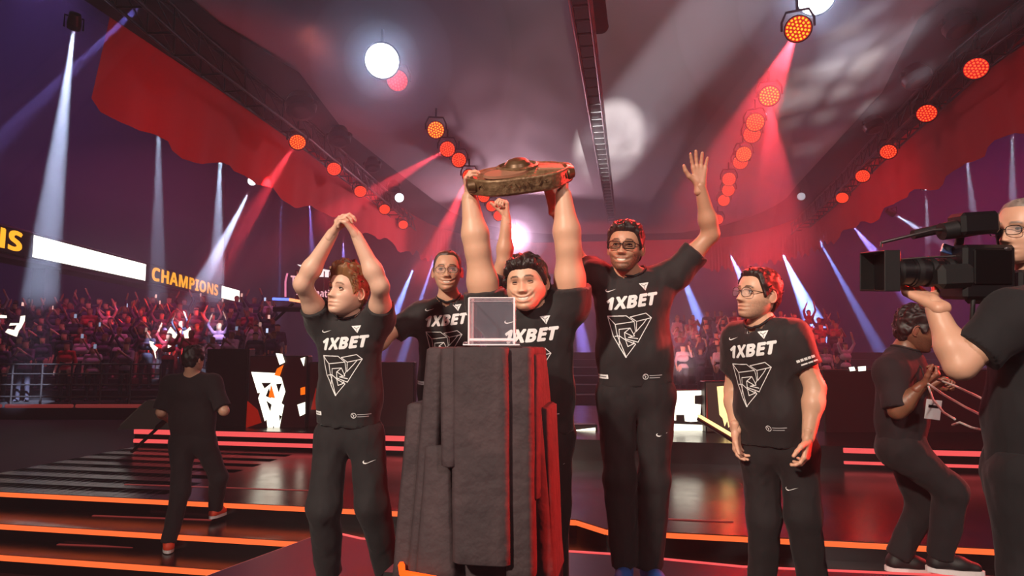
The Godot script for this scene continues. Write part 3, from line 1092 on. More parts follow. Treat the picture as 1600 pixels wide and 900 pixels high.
# ------------------------------------------------------------------ materials
func materials() -> void:
	M.skin = mat(Color.WHITE, 0.46)
	M.skin.vertex_color_use_as_albedo = true
	M.skin.subsurf_scatter_enabled = true; M.skin.subsurf_scatter_strength = 0.08
	M.hair = mat(Color.WHITE, 0.5)
	M.hair.vertex_color_use_as_albedo = true
	M.wet = mat(Color.WHITE, 0.15)
	M.wet.vertex_color_use_as_albedo = true
	M.lens = mat(Color(0.9, 0.92, 0.95, 0.12), 0.02)
	M.lens.transparency = BaseMaterial3D.TRANSPARENCY_ALPHA
	M.dark_lens = mat(Color(0.06, 0.05, 0.06, 0.32), 0.03)
	M.dark_lens.transparency = BaseMaterial3D.TRANSPARENCY_ALPHA
	M.frame_black = mat(Color(0.03, 0.025, 0.03), 0.25)
	M.frame_wire = mat(Color(0.25, 0.20, 0.18), 0.3, 0.8)
	var weave := noise_tex(0.12, 5, true, 1.5)
	M.jersey = mat(Color.WHITE, 0.78)
	M.jersey.albedo_texture = jersey_print()
	M.jersey.rim_enabled = true; M.jersey.rim = 0.25
	M.collar = mat(Color(0.08, 0.072, 0.08), 0.8)
	M.trousers = mat(Color(0.078, 0.069, 0.078), 0.85)
	M.trousers.rim_enabled = true; M.trousers.rim = 0.3
	M.trousers.normal_enabled = true; M.trousers.normal_texture = weave; M.trousers.normal_scale = 0.25
	M.trousers.uv1_triplanar = true; M.trousers.uv1_scale = Vector3.ONE * 5.0
	M.black_cloth = mat(Color(0.065, 0.055, 0.07), 0.9)
	M.black_cloth.rim_enabled = true; M.black_cloth.rim = 0.25
	M.dim_cloth = mat(Color(0.09, 0.068, 0.088), 0.9)
	M.print_white = mat(Color(0.93, 0.92, 0.92), 0.6)
	M.shoe_blue = mat(Color(0.12, 0.32, 0.62), 0.6)
	M.shoe_black = mat(Color(0.06, 0.05, 0.06), 0.6)
	M.shoe_orange = mat(Color(0.85, 0.25, 0.12), 0.6)
	M.sole = mat(Color(0.85, 0.8, 0.8), 0.6)
	M.black_metal = mat(Color(0.035, 0.033, 0.04), 0.4, 0.6)
	M.truss = mat(Color(0.05, 0.048, 0.06), 0.38, 0.5)
	M.cable_pale = mat(Color(0.75, 0.72, 0.70), 0.5)
	M.wet_dark = mat(Color(0.02, 0.02, 0.03), 0.06)
	M.rubber = mat(Color(0.03, 0.028, 0.032), 0.6)
	M.plastic = mat(Color(0.05, 0.045, 0.055), 0.35)
	M.stage = mat(Color(0.045, 0.035, 0.042), 0.14)
	M.stage.metallic_specular = 0.8
	M.stage.roughness_texture = noise_tex(0.02, 9, false, 1.0, ramp(Color(0.20, 0.20, 0.20), Color(0.27, 0.27, 0.27)))
	M.stage.roughness = 1.0
	M.stage.uv1_triplanar = true; M.stage.uv1_scale = Vector3.ONE * 0.5
	M.riser = mat(Color(0.055, 0.04, 0.048), 0.35)
	M.led_orange = glow(Color(1.0, 0.41, 0.20), 1.2)
	M.led_red = glow(Color(1.0, 0.36, 0.36), 0.95)
	M.led_pink = glow(Color(1.0, 0.55, 0.50), 0.8)
	M.led_dim = glow(Color(0.85, 0.32, 0.30), 0.25)
	M.fabric = mat(Color(0.43, 0.41, 0.415), 0.75)
	M.fabric.normal_enabled = true; M.fabric.normal_texture = noise_tex(0.008, 21, true, 5.0); M.fabric.normal_scale = 0.8
	M.fabric.uv1_triplanar = true; M.fabric.uv1_world_triplanar = true; M.fabric.uv1_scale = Vector3(0.07, 0.07, 0.02)
	M.border = mat(Color(0.06, 0.05, 0.06), 0.9)
	M.valance = mat(Color(0.55, 0.06, 0.07), 0.85)
	M.valance.backlight_enabled = true; M.valance.backlight = Color(0.5, 0.05, 0.05)
	M.hall = mat(Color(0.17, 0.14, 0.205), 0.95)
	M.seats = mat(Color(0.06, 0.045, 0.06), 0.9)
	M.dark_panel = mat(Color(0.07, 0.045, 0.055), 0.5)
	M.rock = mat(Color(0.275, 0.212, 0.225), 0.8)
	M.rock.albedo_texture = noise_tex(0.01, 31, false, 1.0, ramp(Color(0.72, 0.72, 0.74), Color(1.0, 0.98, 0.97)), 5)
	M.rock.normal_enabled = true; M.rock.normal_texture = noise_tex(0.03, 32, true, 5.0); M.rock.normal_scale = 0.5
	M.rock.uv1_triplanar = true; M.rock.uv1_scale = Vector3.ONE * 1.7
	M.bronze = mat(Color(0.66, 0.53, 0.40), 0.42, 0.35)
	M.bronze.albedo_texture = noise_tex(0.03, 41, false, 1.0, ramp(Color(0.55, 0.5, 0.45), Color(1, 1, 1)), 4)
	M.bronze.normal_enabled = true; M.bronze.normal_texture = noise_tex(0.04, 42, true, 6.0); M.bronze.normal_scale = 0.5
	M.bronze.uv1_triplanar = true; M.bronze.uv1_scale = Vector3.ONE * 4.0
	M.copper = mat(Color(0.72, 0.50, 0.40), 0.4, 0.35)
	M.bronze_dark = mat(Color(0.38, 0.27, 0.17), 0.42, 0.4)
	M.arena = mat(Color(0.17, 0.11, 0.14), 0.6)
	M.platform = mat(Color(0.06, 0.075, 0.16), 0.33)
	M.platform.metallic_specular = 0.35
	M.steel = mat(Color(0.45, 0.42, 0.42), 0.3, 0.9)

func jersey_print() -> ImageTexture:
	var c := Canvas.new(1024, 1024, Color(0.078, 0.070, 0.077))
	var J := func(x: float, y: float) -> Vector2: return Vector2(512 + x / 0.66 * 1024.0, y / 0.80 * 1024.0)
	var W := Color(0.95, 0.94, 0.94)
	# small maker's tick and the triangular badge
	var sw := PackedVector2Array()
	for p in swoosh(0.056): sw.append(J.call(-0.085 + p.x, 0.070 - p.y))
	c.poly(sw, W)
	c.poly(PackedVector2Array([J.call(0.050, 0.038), J.call(0.100, 0.034), J.call(0.082, 0.074)]), W)
	c.lines([J.call(0.064, 0.044), J.call(0.076, 0.052), J.call(0.088, 0.043)], 3.0, Color(0.06, 0.055, 0.06))
	c.lines([J.call(0.076, 0.052), J.call(0.080, 0.066)], 3.0, Color(0.06, 0.055, 0.06))
	# chest lettering, slanted and heavy
	var sx := 0.061 / 0.66 * 1024.0
	var sy := 0.058 / 0.80 * 1024.0
	c.text("1XBET", Transform2D(Vector2(sx * 1.0, -sy * 0.10), Vector2(sx * 0.20, -sy), J.call(-0.116, 0.166)), W, 4.0)
	# crest: three interlocked beams in outline
	var K := func(p: Array) -> Array:
		var o := []
		for q in p: o.append(J.call((q[0] - 240.0) / 300.0 * 0.215, 0.185 + (q[1] - 262.0) / 345.0 * 0.215))
		return o
	for l in [
		[[92, 280], [125, 440], [200, 605], [272, 505], [258, 488]], [[92, 280], [215, 278], [268, 325], [140, 345], [92, 280]],
		[[140, 345], [152, 436], [205, 605]], [[268, 325], [276, 405], [262, 432]], [[240, 288], [350, 262], [388, 300], [285, 325], [240, 288]],
		[[388, 300], [290, 490], [205, 460]], [[285, 325], [282, 405], [330, 345], [352, 312]], [[135, 440], [165, 436], [165, 385], [240, 376], [268, 440], [225, 450], [290, 462]],
		[[165, 436], [205, 470], [200, 412], [240, 376]], [[205, 412], [250, 440]], [[205, 470], [262, 500], [218, 520], [205, 470]], [[165, 436], [160, 520], [205, 605]]]:
		c.lines(K.call(l), 5.5, W)
	# hem: tag on one side, round mark with two lines of small print on the other
	c.poly(PackedVector2Array([J.call(-0.165, 0.492), J.call(-0.115, 0.487), J.call(-0.113, 0.508), J.call(-0.164, 0.513)]), W)
	c.lines([J.call(-0.155, 0.502), J.call(-0.124, 0.499)], 5.0, Color(0.3, 0.28, 0.3))
	var ring := []
	for k in 21: ring.append(J.call(0.068 + 0.013 * cos(TAU * k / 20.0), 0.500 + 0.013 * sin(TAU * k / 20.0)))
	c.lines(ring, 4.5, W)
	c.lines([J.call(0.062, 0.494), J.call(0.070, 0.500), J.call(0.066, 0.507)], 5.0, W)
	for k in 6:
		c.lines([J.call(0.088 + k * 0.0105, 0.495), J.call(0.0965 + k * 0.0105, 0.495)], 5.0, Color(0.75, 0.74, 0.75))
		if k < 5: c.lines([J.call(0.088 + k * 0.0105, 0.507), J.call(0.0965 + k * 0.0105, 0.507)], 5.0, Color(0.75, 0.74, 0.75))
	return c.tex()

# ------------------------------------------------------------------ the hall and the stage
func slab_box(lo: Vector3, hi: Vector3, bevel := 0.0) -> Geo:
	return Geo.new().box(at((lo + hi) * 0.5), hi - lo, bevel)

# front edge of a stage level: a height and points [x, z] from left to right; builds tread, riser and light strip
func ledge(called: String, y: float, drop: float, pts: Array, back: float, strips: Array, label: String) -> void:
	var g := Geo.new()
	for k in pts.size() - 1:
		var a := Vector3(pts[k][0], y, pts[k][1]); var b := Vector3(pts[k + 1][0], y, pts[k + 1][1])
		g.quad(a, b, Vector3(b.x, y, back), Vector3(a.x, y, back), Vector3.UP)
		g.quad(a, b, b - Vector3.UP * drop, a - Vector3.UP * drop, Vector3(0, 0, 1))
	structure(called, g, M.stage, label, "stage")
	for s in strips:
		var t := Geo.new()
		var path := []
		for k in range(s[1], s[2] + 1):
			path.append(Vector3(pts[k][0], y - s[0], pts[k][1]))
		for k in path.size() - 1:
			var a: Vector3 = path[k] + Vector3(0, 0, 0.012); var b: Vector3 = path[k + 1] + Vector3(0, 0, 0.012)
			var x := facing((a + b) * 0.5, (b - a).cross(Vector3.UP))
			t.box(x, Vector3((b - a).length(), s[3], 0.03), 0.004)
		var o := obj("light_strip", t, s[4])
		tag(o, s[5], "light strip")

func setting() -> void:
	# arena floor and shell
	structure("floor", slab_box(Vector3(-40, -0.3, -48), Vector3(40, 0, 14)), M.arena, "dark maroon arena floor around the stage", "floor")
	structure("wall_back", slab_box(Vector3(-42, 0, -52), Vector3(42, 24, -50)), M.hall, "dark violet wall at the far end of the arena", "wall")
	structure("wall_left", slab_box(Vector3(-37, 0, -50), Vector3(-35, 24, 14)), M.hall, "dark violet upper wall behind the left-hand stand", "wall")
	structure("wall_right", slab_box(Vector3(35, 0, -50), Vector3(37, 24, 14)), M.hall, "dark violet upper wall on the right of the arena", "wall")
	structure("wall_front", slab_box(Vector3(-37, 0, 14), Vector3(37, 24, 16)), M.hall, "dark wall behind the photographer", "wall")
	structure("roof", slab_box(Vector3(-42, 24, -52), Vector3(42, 25, 16)), M.hall, "dark arena roof high above the canopy", "roof")
	# canopy over the stage with a hanging red valance on three sides
	var g := Geo.new()
	var yc := 8.7
	var rim := []     # canopy outline, x / z
	for k in 9: rim.append(Vector2(-9.3 - 1.4 * sin(PI * 0.5 * k / 8.0), lerpf(10.0, -30.0, k / 8.0)))
	for k in 9:
		var a := PI * 0.5 * (k + 1) / 10.0
		rim.append(Vector2(-10.7 + 6.0 * (1 - cos(a)), -31.0 - 9.0 * sin(a)))
	for k in 9:
		var a := PI * 0.5 * (k + 1) / 10.0
		rim.append(Vector2(9.0 - 5.0 * (1 - sin(a)), -31.0 - 9.5 * cos(a)))
	for k in 9: rim.append(Vector2(8.8 - 0.9 * k / 8.0, lerpf(-30.0, 10.0, k / 8.0)))
	var pts := []
	var cols := PackedColorArray()
	var N := rim.size()
	for r in 13:
		for k in N:
			var c := Vector2(-0.8, -14)
			var q: Vector2 = c.lerp(rim[k], 1.0 - r / 12.0)
			pts.append(Vector3(q.x, yc + 0.9 * (1 - pow(1.0 - r / 12.0, 2)) , q.y)); cols.append(Color.WHITE)
	grid(g, pts, cols, N, PackedByteArray(), true)
	structure("ceiling", g, M.fabric, "grey fabric canopy stretched above the stage", "ceiling")
	g = Geo.new()
	pts = []; cols = PackedColorArray()
	for r in 4:
		for k in N:
			var inw: Vector2 = (Vector2(-0.8, -14) - rim[k]); inw = Vector2(signf(inw.x) * minf(absf(inw.x), 3.0), clampf(inw.y, -3.0, 3.0)).normalized()
			var q2: Vector2 = rim[k] + inw * r * 0.85
			pts.append(Vector3(q2.x, yc - 0.03 + [0.0, 0.0, 0.05, 0.16][r], q2.y)); cols.append(Color.WHITE)
	grid(g, pts, cols, N, PackedByteArray(), false)
	tag(obj("canopy_border", g, M.border), "black fabric border along the rim of the grey canopy", "curtain", "", "structure")
	g = Geo.new()
	pts = []; cols = PackedColorArray()
	var M_ := 400
	for r in 7:
		for k in M_:
			var u := lerpf(4.15, N - 3.6, float(k) / (M_ - 1))
			var q: Vector2 = rim[int(u)].lerp(rim[mini(int(u) + 1, N - 1)], u - int(u))
			var nrm := (q - Vector2(-0.8, -14)).normalized()
			var fold := 0.09 * sin(k * 1.9) * r / 6.0
			var drop := 1.75 + 0.28 * absf(sin(k * 0.21)) + 0.12 * sin(k * 0.9)
			pts.append(Vector3(q.x + nrm.x * (fold + 0.25 * r / 6.0), yc - drop * r / 6.0, q.y + nrm.y * (fold + 0.25 * r / 6.0))); cols.append(Color.WHITE)
	grid(g, pts, cols, M_, PackedByteArray(), false)
	tag(obj("valance", g, M.valance), "long red fabric valance hanging from the edge of the canopy", "curtain")
	# platform the players stand on, with a thin lit edge
	var bl := on_y(490, 838, 0.72); var fl := on_y(330, 897, 0.72)
	var far := fl + (fl - bl) * 2.0
	var edge := [bl, on_y(530, 834, 0.72), on_y(565, 842, 0.72), on_y(955, 866, 0.72), on_y(1160, 886, 0.72), on_y(1600, 905, 0.72), Vector3(4.5, 0.72, -1.5), Vector3(4.5, 0.72, 3.0), Vector3(-4.0, 0.72, 3.0), far, fl]
	g = Geo.new()
	var poly := PackedVector2Array()
	for p in edge: poly.append(Vector2(p.x, -p.z))
	g.prism(Transform3D(Basis(Vector3.RIGHT, Vector3.FORWARD, Vector3.UP), Vector3(0, 0.72, 0)), poly, 0.72)
	structure("stage_platform", g, M.platform, "dark blue glossy platform under the players' feet", "stage")
	for k in [[0, 10, 11], [1, 0, 5]]:
		var t := Geo.new()
		var ring := []
		for q in (([far, fl, bl]) if k[0] == 0 else edge.slice(0, 6)): ring.append(q + Vector3(0, -0.012, 0))
		t.tube(ring, 0.012 if k[0] == 0 else 0.02, 6)
		tag(obj("light_strip", t, M.led_pink if k[0] == 0 else M.led_red), ["thin pale orange light line along the left edge of the players' platform", "red light strip along the rear edge of the players' platform"][k[0]], "light strip")
	# three low steps up to the back stage
	var heights := [0.155, 0.30, 0.455]
	var lefts := [[0, 872, 480, 893], [0, 822, 480, 842], [0, 769, 620, 797]]
	var names := ["lowest", "middle", "topmost"]
	for k in 3:
		var y: float = heights[k]
		var a := on_y(lefts[k][0], lefts[k][1], y); var b := on_y(lefts[k][2], lefts[k][3], y)
		var z := (a.z + b.z) * 0.5
		var pl := [[-14.0, z + 0.02], [a.x - 1.0, z], [-0.5, z], [-0.23, z + 0.25], [3.3, z + 0.25], [3.45, z + 0.05], [14.0, z + 0.05]]
		var st := [[0.026, 0, 2, 0.040, M.led_orange, "%s orange light strip of the three stage steps, left part" % names[k]], [0.026, 2, 5, 0.036, M.led_orange, "%s orange light strip of the three stage steps, right part with a bend" % names[k]]]
		if k == 2: pl[0] = [-4.75, z + 0.0]
		ledge("stage_step_%d" % (k + 1), y, [0.155, 0.145, 0.155][k], pl, -16.0 if k == 2 else z - 1.6, st, "%s dark glossy step up to the back stage" % names[k])
	for q in [[195, 757, 520, 768, 0.455], [145, 806, 330, 813, 0.30], [90, 851, 255, 857, 0.155], [1035, 811, 1146, 816, 0.455]]:
		var a := on_y(q[0], q[1], q[4]); var b := on_y(q[2], q[3], q[4])
		var o := obj("floor_inlay", Geo.new().box(Transform3D(Basis(Vector3.UP, atan2(-(b.z - a.z), b.x - a.x)), (a + b) * 0.5 + Vector3(0, 0.003, 0)), Vector3((b - a).length(), 0.006, 0.03), 0.002), M.led_dim)
		tag(o, ["pale inlay line in the back stage floor behind the topmost step", "pale inlay line in the middle step's tread, left part", "pale inlay line in the lowest step's tread", "pale inlay line in the back stage floor right of the tall player's legs"][[757, 806, 851, 811].find(q[1])], "inlay line")
	# rear level with two red strips
	var ry := 0.73
	var za := on_y(300, 700, 0.455)
	var zr := za.z
	var rear := [[za.x - 1.0, zr], [on_y(650, 704, 0.455).x + 1.6, zr], [2.6, zr], [9.0, zr]]
	ledge("rear_stage", ry, 0.275, rear, -14.0, [[0.05, 0, 1, 0.07, M.led_red, "upper red light strip on the rear stage front, left part"], [0.19, 0, 1, 0.055, M.led_red, "lower red light strip on the rear stage front, left part"], [0.05, 2, 3, 0.06, M.led_red, "upper red light strip on the rear stage front, right part"], [0.20, 2, 3, 0.035, M.led_red, "lower red light strip on the rear stage front, right part"]], "rear stage level that carries the screens")

# ------------------------------------------------------------------ trusses, lamps and beams
func truss(called: String, pts: Array, half: float, bays: int, label: String) -> void:
	var o := thing(called, pts[0], label, "truss")
	var c0: Vector3 = pts[0]
	var run := Curve3D.new()
	for p in pts: run.add_point(p - c0)
	var L := run.get_baked_length()
	var rows := [[], [], [], []]
	for k in bays + 1:
		var p := run.sample_baked(L * k / bays)
		var q := run.sample_baked(minf(L, L * k / bays + 0.1)) - run.sample_baked(maxf(0.0, L * k / bays - 0.1))
		var s := q.cross(Vector3.UP).normalized()
		rows[0].append(p - s * half + Vector3.UP * half); rows[1].append(p + s * half + Vector3.UP * half)
		rows[2].append(p - s * half - Vector3.UP * half); rows[3].append(p + s * half - Vector3.UP * half)
	var tray := Geo.new()
	for k in bays:
		var m0: Vector3 = (rows[0][k] + rows[1][k]) * 0.5; var m1: Vector3 = (rows[0][k + 1] + rows[1][k + 1]) * 0.5
		tray.box(facing((m0 + m1) * 0.5 - Vector3.UP * half * 0.5, (m1 - m0)), Vector3(half * 1.8, 0.03, (m1 - m0).length()))
	obj("cable_tray", tray, M.rubber, o)
	for r in rows: obj("chord", Geo.new().tube(r, 0.035, 6), M.truss, o)
	var lace := Geo.new()
	for k in bays:
		obj("rung", Geo.new().tube([rows[2][k], rows[3][k]], 0.026, 6), M.truss, o)
		for pr in [[0, 2], [1, 3]]:
			lace.tube([rows[pr[0]][k], rows[pr[1]][k + 1]], 0.018, 5, false)
			lace.tube([rows[pr[1]][k], rows[pr[0]][k]], 0.018, 5, false)
		lace.tube([rows[0][k], rows[1][k + 1]], 0.018, 5, false)
	obj("lacing", lace, M.truss, o)

# round stage lamp with a face of many small lenses
func wash_lamp(px: float, py: float, y: float, r: float, c: Color, energy: float, aim: Vector3, label: String, group: String) -> void:
	var p := on_y(px, py, y)
	var o := thing("stage_lamp", p, label, "stage light", group)
	var z := ((eye - p).normalized() + aim).normalized()
	var x := aimed(Vector3.ZERO, z)
	var g := Geo.new()
	g.lathe(x, [Vector2(0, -r * 1.1), Vector2(r * 0.75, -r * 1.05), Vector2(r * 0.95, -r * 0.5), Vector2(r * 1.08, -0.02), Vector2(r * 1.08, 0.03), Vector2(r * 1.0, 0.03), Vector2(r * 0.98, 0.0)], 20)
	obj("housing", g, M.black_metal, o)
	obj("lens_plate", Geo.new().lathe(x, [Vector2(r, 0.0), Vector2(0, 0.0)], 24), glow(c * Color(0.9, 0.25, 0.5), energy * 0.55), o)
	g = Geo.new()
	var n := 0
	for q in [[0.0, 1], [0.29, 6], [0.56, 12], [0.83, 18]]:
		for k in q[1]:
			var a: float = TAU * (k + 0.3 * n) / q[1]
			g.lathe(x * at(Vector3(cos(a) * q[0] * r, 0.004, sin(a) * q[0] * r)), [Vector2(r * 0.095, 0.0), Vector2(r * 0.07, 0.012), Vector2(0, 0.014)], 7)
		n += 1
	var cells := obj("led_lenses", g, glow(c, energy * 1.7), o)
	cells.set_meta("kind", "stuff")
	g = Geo.new()
	var sx := x.basis.x * r * 1.22
	g.tube([sx - x.basis.y * r * 0.4, sx + Vector3.UP * r * 0.7 - x.basis.y * r * 0.5, sx * 0.7 + Vector3.UP * r * 1.5 - x.basis.y * r * 0.5, -sx * 0.7 + Vector3.UP * r * 1.5 - x.basis.y * r * 0.5, -sx + Vector3.UP * r * 0.7 - x.basis.y * r * 0.5, -sx - x.basis.y * r * 0.4], 0.025, 6)
	g.tube([Vector3.UP * r * 1.5 - x.basis.y * r * 0.5, Vector3.UP * r * 2.6 - x.basis.y * r * 0.5], 0.03, 6)
	obj("yoke", g, M.black_metal, o)
	var s := SpotLight3D.new()
	s.spot_angle = 50.0; s.spot_angle_attenuation = 1.0
	lit(s, "stage_lamp_light", p + z * 0.06, p + z, Color(1.0, c.g * 0.35, c.b * 0.5), 3.0, r * 0.6)

func bright_lamp(px: float, py: float, d: float, r: float, energy: float, light: float, label: String, halo := 0.0) -> void:
	var p := P(px, py, d)
	var o := thing("spot_lamp", p, label, "stage light", "white spot lamps")
	var z := (eye - p).normalized()
	var x := aimed(Vector3.ZERO, z)
	obj("housing", Geo.new().lathe(x, [Vector2(0, -r * 1.8), Vector2(r * 0.8, -r * 1.7), Vector2(r * 1.1, -r * 0.4), Vector2(r * 1.1, 0.03), Vector2(r, 0.03), Vector2(r * 0.98, 0)], 20), M.black_metal, o)
	obj("lens", Geo.new().lathe(x, [Vector2(r, 0.0), Vector2(r * 0.7, 0.05 * r), Vector2(0, 0.08 * r)], 24), glow(Color(0.92, 0.95, 1.0), energy), o)
	obj("bracket", Geo.new().tube([-z * r * 1.2, -z * r * 1.3 + Vector3.UP * r * 2.0], 0.03, 6), M.black_metal, o)
	if light > 0.0:
		lit(OmniLight3D.new(), "spot_lamp_light", p + z * (0.12 + r * 0.1), p + z * 2.0, Color(0.85, 0.9, 1.0) if light < 50.0 else Color(1.0, 0.80, 0.88), light, 0.08)
	if halo > 0.0:
		for q in [[0.34, 0.10], [0.62, 0.05], [1.15, 0.022]]:
			var f := FogVolume.new()
			f.shape = RenderingServer.FOG_VOLUME_SHAPE_ELLIPSOID
			f.size = Vector3.ONE * halo * 2.0 * q[0]
			var m := FogMaterial.new()
			m.albedo = Color(0.9, 0.92, 1.0); m.density = q[1]
			f.material = m
			f.name = numbered("haze_puff")
			add_child(f, true)
			f.position = p + z * 0.1
			tag(f, "bluish haze around the " + label.substr(label.find("white")), "haze", "", "stuff")

# a lamp head with a cone of lit haze from a to b
func beam(a: Vector3, b: Vector3, r0: float, r1: float, density: float, energy: float, c: Color, label: String, head := true) -> void:
	var dir := (b - a).normalized()
	var L := (b - a).length()
	var apex := a - dir * (r0 / maxf(r1 - r0, 0.001)) * L
	var full := (b - apex).length()
	if head:
		var o := thing("beam_lamp", a, "lamp head of the " + label, "stage light", "beam lamp heads")
		var x := aimed(Vector3.ZERO, dir)
		obj("housing", Geo.new().lathe(x, [Vector2(0, -0.34), Vector2(0.10, -0.32), Vector2(0.13, -0.1), Vector2(0.12, 0.0), Vector2(0.10, 0.0), Vector2(0.10, -0.03)], 14), M.black_metal, o)
		obj("lens", Geo.new().lathe(x, [Vector2(0.10, -0.02), Vector2(0.0, 0.0)], 14), glow(c, 5.0), o)
		obj("yoke", Geo.new().tube([x.basis.x * 0.16, x.basis.x * 0.16 + Vector3.UP * 0.25, x.basis.x * -0.16 + Vector3.UP * 0.25, x.basis.x * -0.16], 0.02, 5), M.black_metal, o)
	var f := FogVolume.new()
	f.shape = RenderingServer.FOG_VOLUME_SHAPE_CONE
	f.size = Vector3(r1 * 2.0, full, r1 * 2.0)
	var m := FogMaterial.new()
	m.albedo = Color(0.95, 0.95, 0.97); m.density = density
	f.material = m
	f.name = numbered("light_beam")
	add_child(f, true)
	f.transform = aimed((apex + b) * 0.5, -dir)
	tag(f, label, "light beam", "", "stuff")
	var s := SpotLight3D.new()
	s.spot_angle = rad_to_deg(atan(r1 / full)) * 1.05; s.spot_angle_attenuation = 0.5
	lit(s, "beam_light", a + dir * 0.05, b, c, energy * 4.2, 0.03)

func lamps() -> void:
	var yl := 7.75
	# outer trusses over the edges of the canopy, and the ladder truss down the middle
	truss("truss", [on_y(150, -60, 8.25), on_y(300, 75, 8.25), on_y(465, 200, 8.25), on_y(600, 312, 8.25), on_y(652, 362, 8.25)], 0.26, 26, "black lighting truss along the left edge of the grey canopy")
	truss("truss", [on_y(1660, -10, 8.25), on_y(1525, 85, 8.25), on_y(1388, 218, 8.25), on_y(1316, 292, 8.25), on_y(1240, 362, 8.25)], 0.26, 26, "black lighting truss along the right edge of the grey canopy")
	truss("truss", [on_y(900, -60, 8.3), on_y(907, 0, 8.3), on_y(956, 342, 8.3)], 0.17, 40, "ladder-like black truss running down the middle of the canopy")
	var red := Color(1.0, 0.30, 0.12); var orange := Color(1.0, 0.42, 0.10); var yellow := Color(1.0, 0.58, 0.12); var pink := Color(1.0, 0.22, 0.18)
	var rank := ["nearest", "second nearest", "third nearest", "fourth nearest", "fifth nearest", "sixth nearest", "seventh nearest", "eighth nearest", "ninth nearest", "tenth nearest", "eleventh nearest"]
	var rows := [
		["on the left outer truss", [[465, 222, orange], [522, 264, red], [563, 299, red], [601, 327, red], [630, 351, red]], Vector3(0.25, -0.75, 0.3)],
		["in the inner left row of lamps", [[621, 126, pink], [681, 203, yellow], [699, 233, red], [717, 250, red], [733, 275, red], [756, 307, red], [768, 322, red], [779, 337, red]], Vector3(0.0, -0.1, 0.0)],
		["in the inner right row of lamps", [[1247, 45, yellow], [1202, 150, yellow], [1180, 191, orange], [1175, 210, red], [1162, 241, orange], [1157, 253, red], [1139, 280, red], [1138, 297, red], [1131, 313, red], [1122, 343, red]], Vector3(0.0, -0.1, 0.0)],
		["on the right outer truss", [[1525, 107, red], [1448, 177, red], [1388, 237, red], [1348, 275, red], [1316, 309, red]], Vector3(-0.25, -0.75, 0.3)]]
	for r in rows:
		for k in r[1].size():
			var q: Array = r[1][k]
			wash_lamp(q[0], q[1], yl, 0.225, q[2], 1.5, r[2], "round %s stage lamp %s, %s one" % ["yellow-orange" if q[2] == yellow else "pinkish red" if q[2] == pink else "orange-red", r[0], rank[k]], "orange-red stage lamps")
	# dark lamp heads not switched on
	for q in [[470, 165, 0.42, "left", 0], [530, 214, 0.36, "left", 1], [582, 258, 0.30, "left", 2], [615, 292, 0.27, "left", 3], [1497, 38, 0.30, "right", 0], [1432, 120, 0.33, "right", 1], [1365, 195, 0.3, "right", 2]]:
		var p := on_y(q[0], q[1], 8.45)
		var o := thing("moving_head_lamp", p, "", "stage light", "dark lamp heads on the outer trusses")
		o.set_meta("label", "unlit dark round lamp head above the %s outer truss, %s one" % [q[3], rank[q[4]]])
		var x := aimed(Vector3.ZERO, Vector3(0.2, -1, 0.3))
		obj("housing", Geo.new().lathe(x, [Vector2(0, -q[2]), Vector2(q[2] * 0.7, -q[2] * 0.75), Vector2(q[2], 0), Vector2(q[2] * 0.9, q[2] * 0.5), Vector2(q[2] * 0.6, q[2] * 0.6), Vector2(0, q[2] * 0.55)], 20), M.black_metal, o)
		obj("base", Geo.new().box(at(Vector3(0, 0.05, 0)), Vector3(q[2] * 2.2, 0.12, 0.2), 0.02), M.black_metal, o)
	# white lamps that look straight at us
	bright_lamp(597, 95, 13.0, 0.34, 12.0, 2.5, "dazzling white spot lamp high on the left of the canopy", 2.3)
	bright_lamp(1275, -6, 12.4, 0.34, 12.0, 2.5, "dazzling white spot lamp at the top on the right of the canopy", 2.3)
	bright_lamp(805, 370, 30.0, 0.42, 9.0, 56.0, "small white spot lamp behind the raised arms", 1.3)
	bright_lamp(624, 309, 27.0, 0.19, 3.0, 0.0, "small white spot lamp at the far end of the left truss")
	bright_lamp(394, 283, 20.0, 0.13, 4.0, 0.0, "small white spot lamp below the left end of the red valance")
	bright_lamp(1252, 307, 27.0, 0.16, 0.6, 0.0, "small pale white spot lamp at the far end of the right truss")
	# a bank of haze hangs over the far half of the stage
	var fz := FogVolume.new()
	fz.shape = RenderingServer.FOG_VOLUME_SHAPE_BOX
	fz.size = Vector3(44, 8.4, 28)
	var fm := FogMaterial.new()
	fm.albedo = Color(0.95, 0.9, 0.95); fm.density = 0.013
	fz.material = fm
	fz.name = "stage_haze"
	add_child(fz, true)
	fz.position = Vector3(0, 4.25, -31)
	tag(fz, "pinkish haze hanging over the far half of the stage and the crowd behind", "haze", "", "stuff")
	# beams
	var white := Color(0.80, 0.86, 1.0); var blue := Color(0.50, 0.62, 1.0); var violet := Color(0.62, 0.55, 1.0); var rd := Color(1.0, 0.26, 0.30)
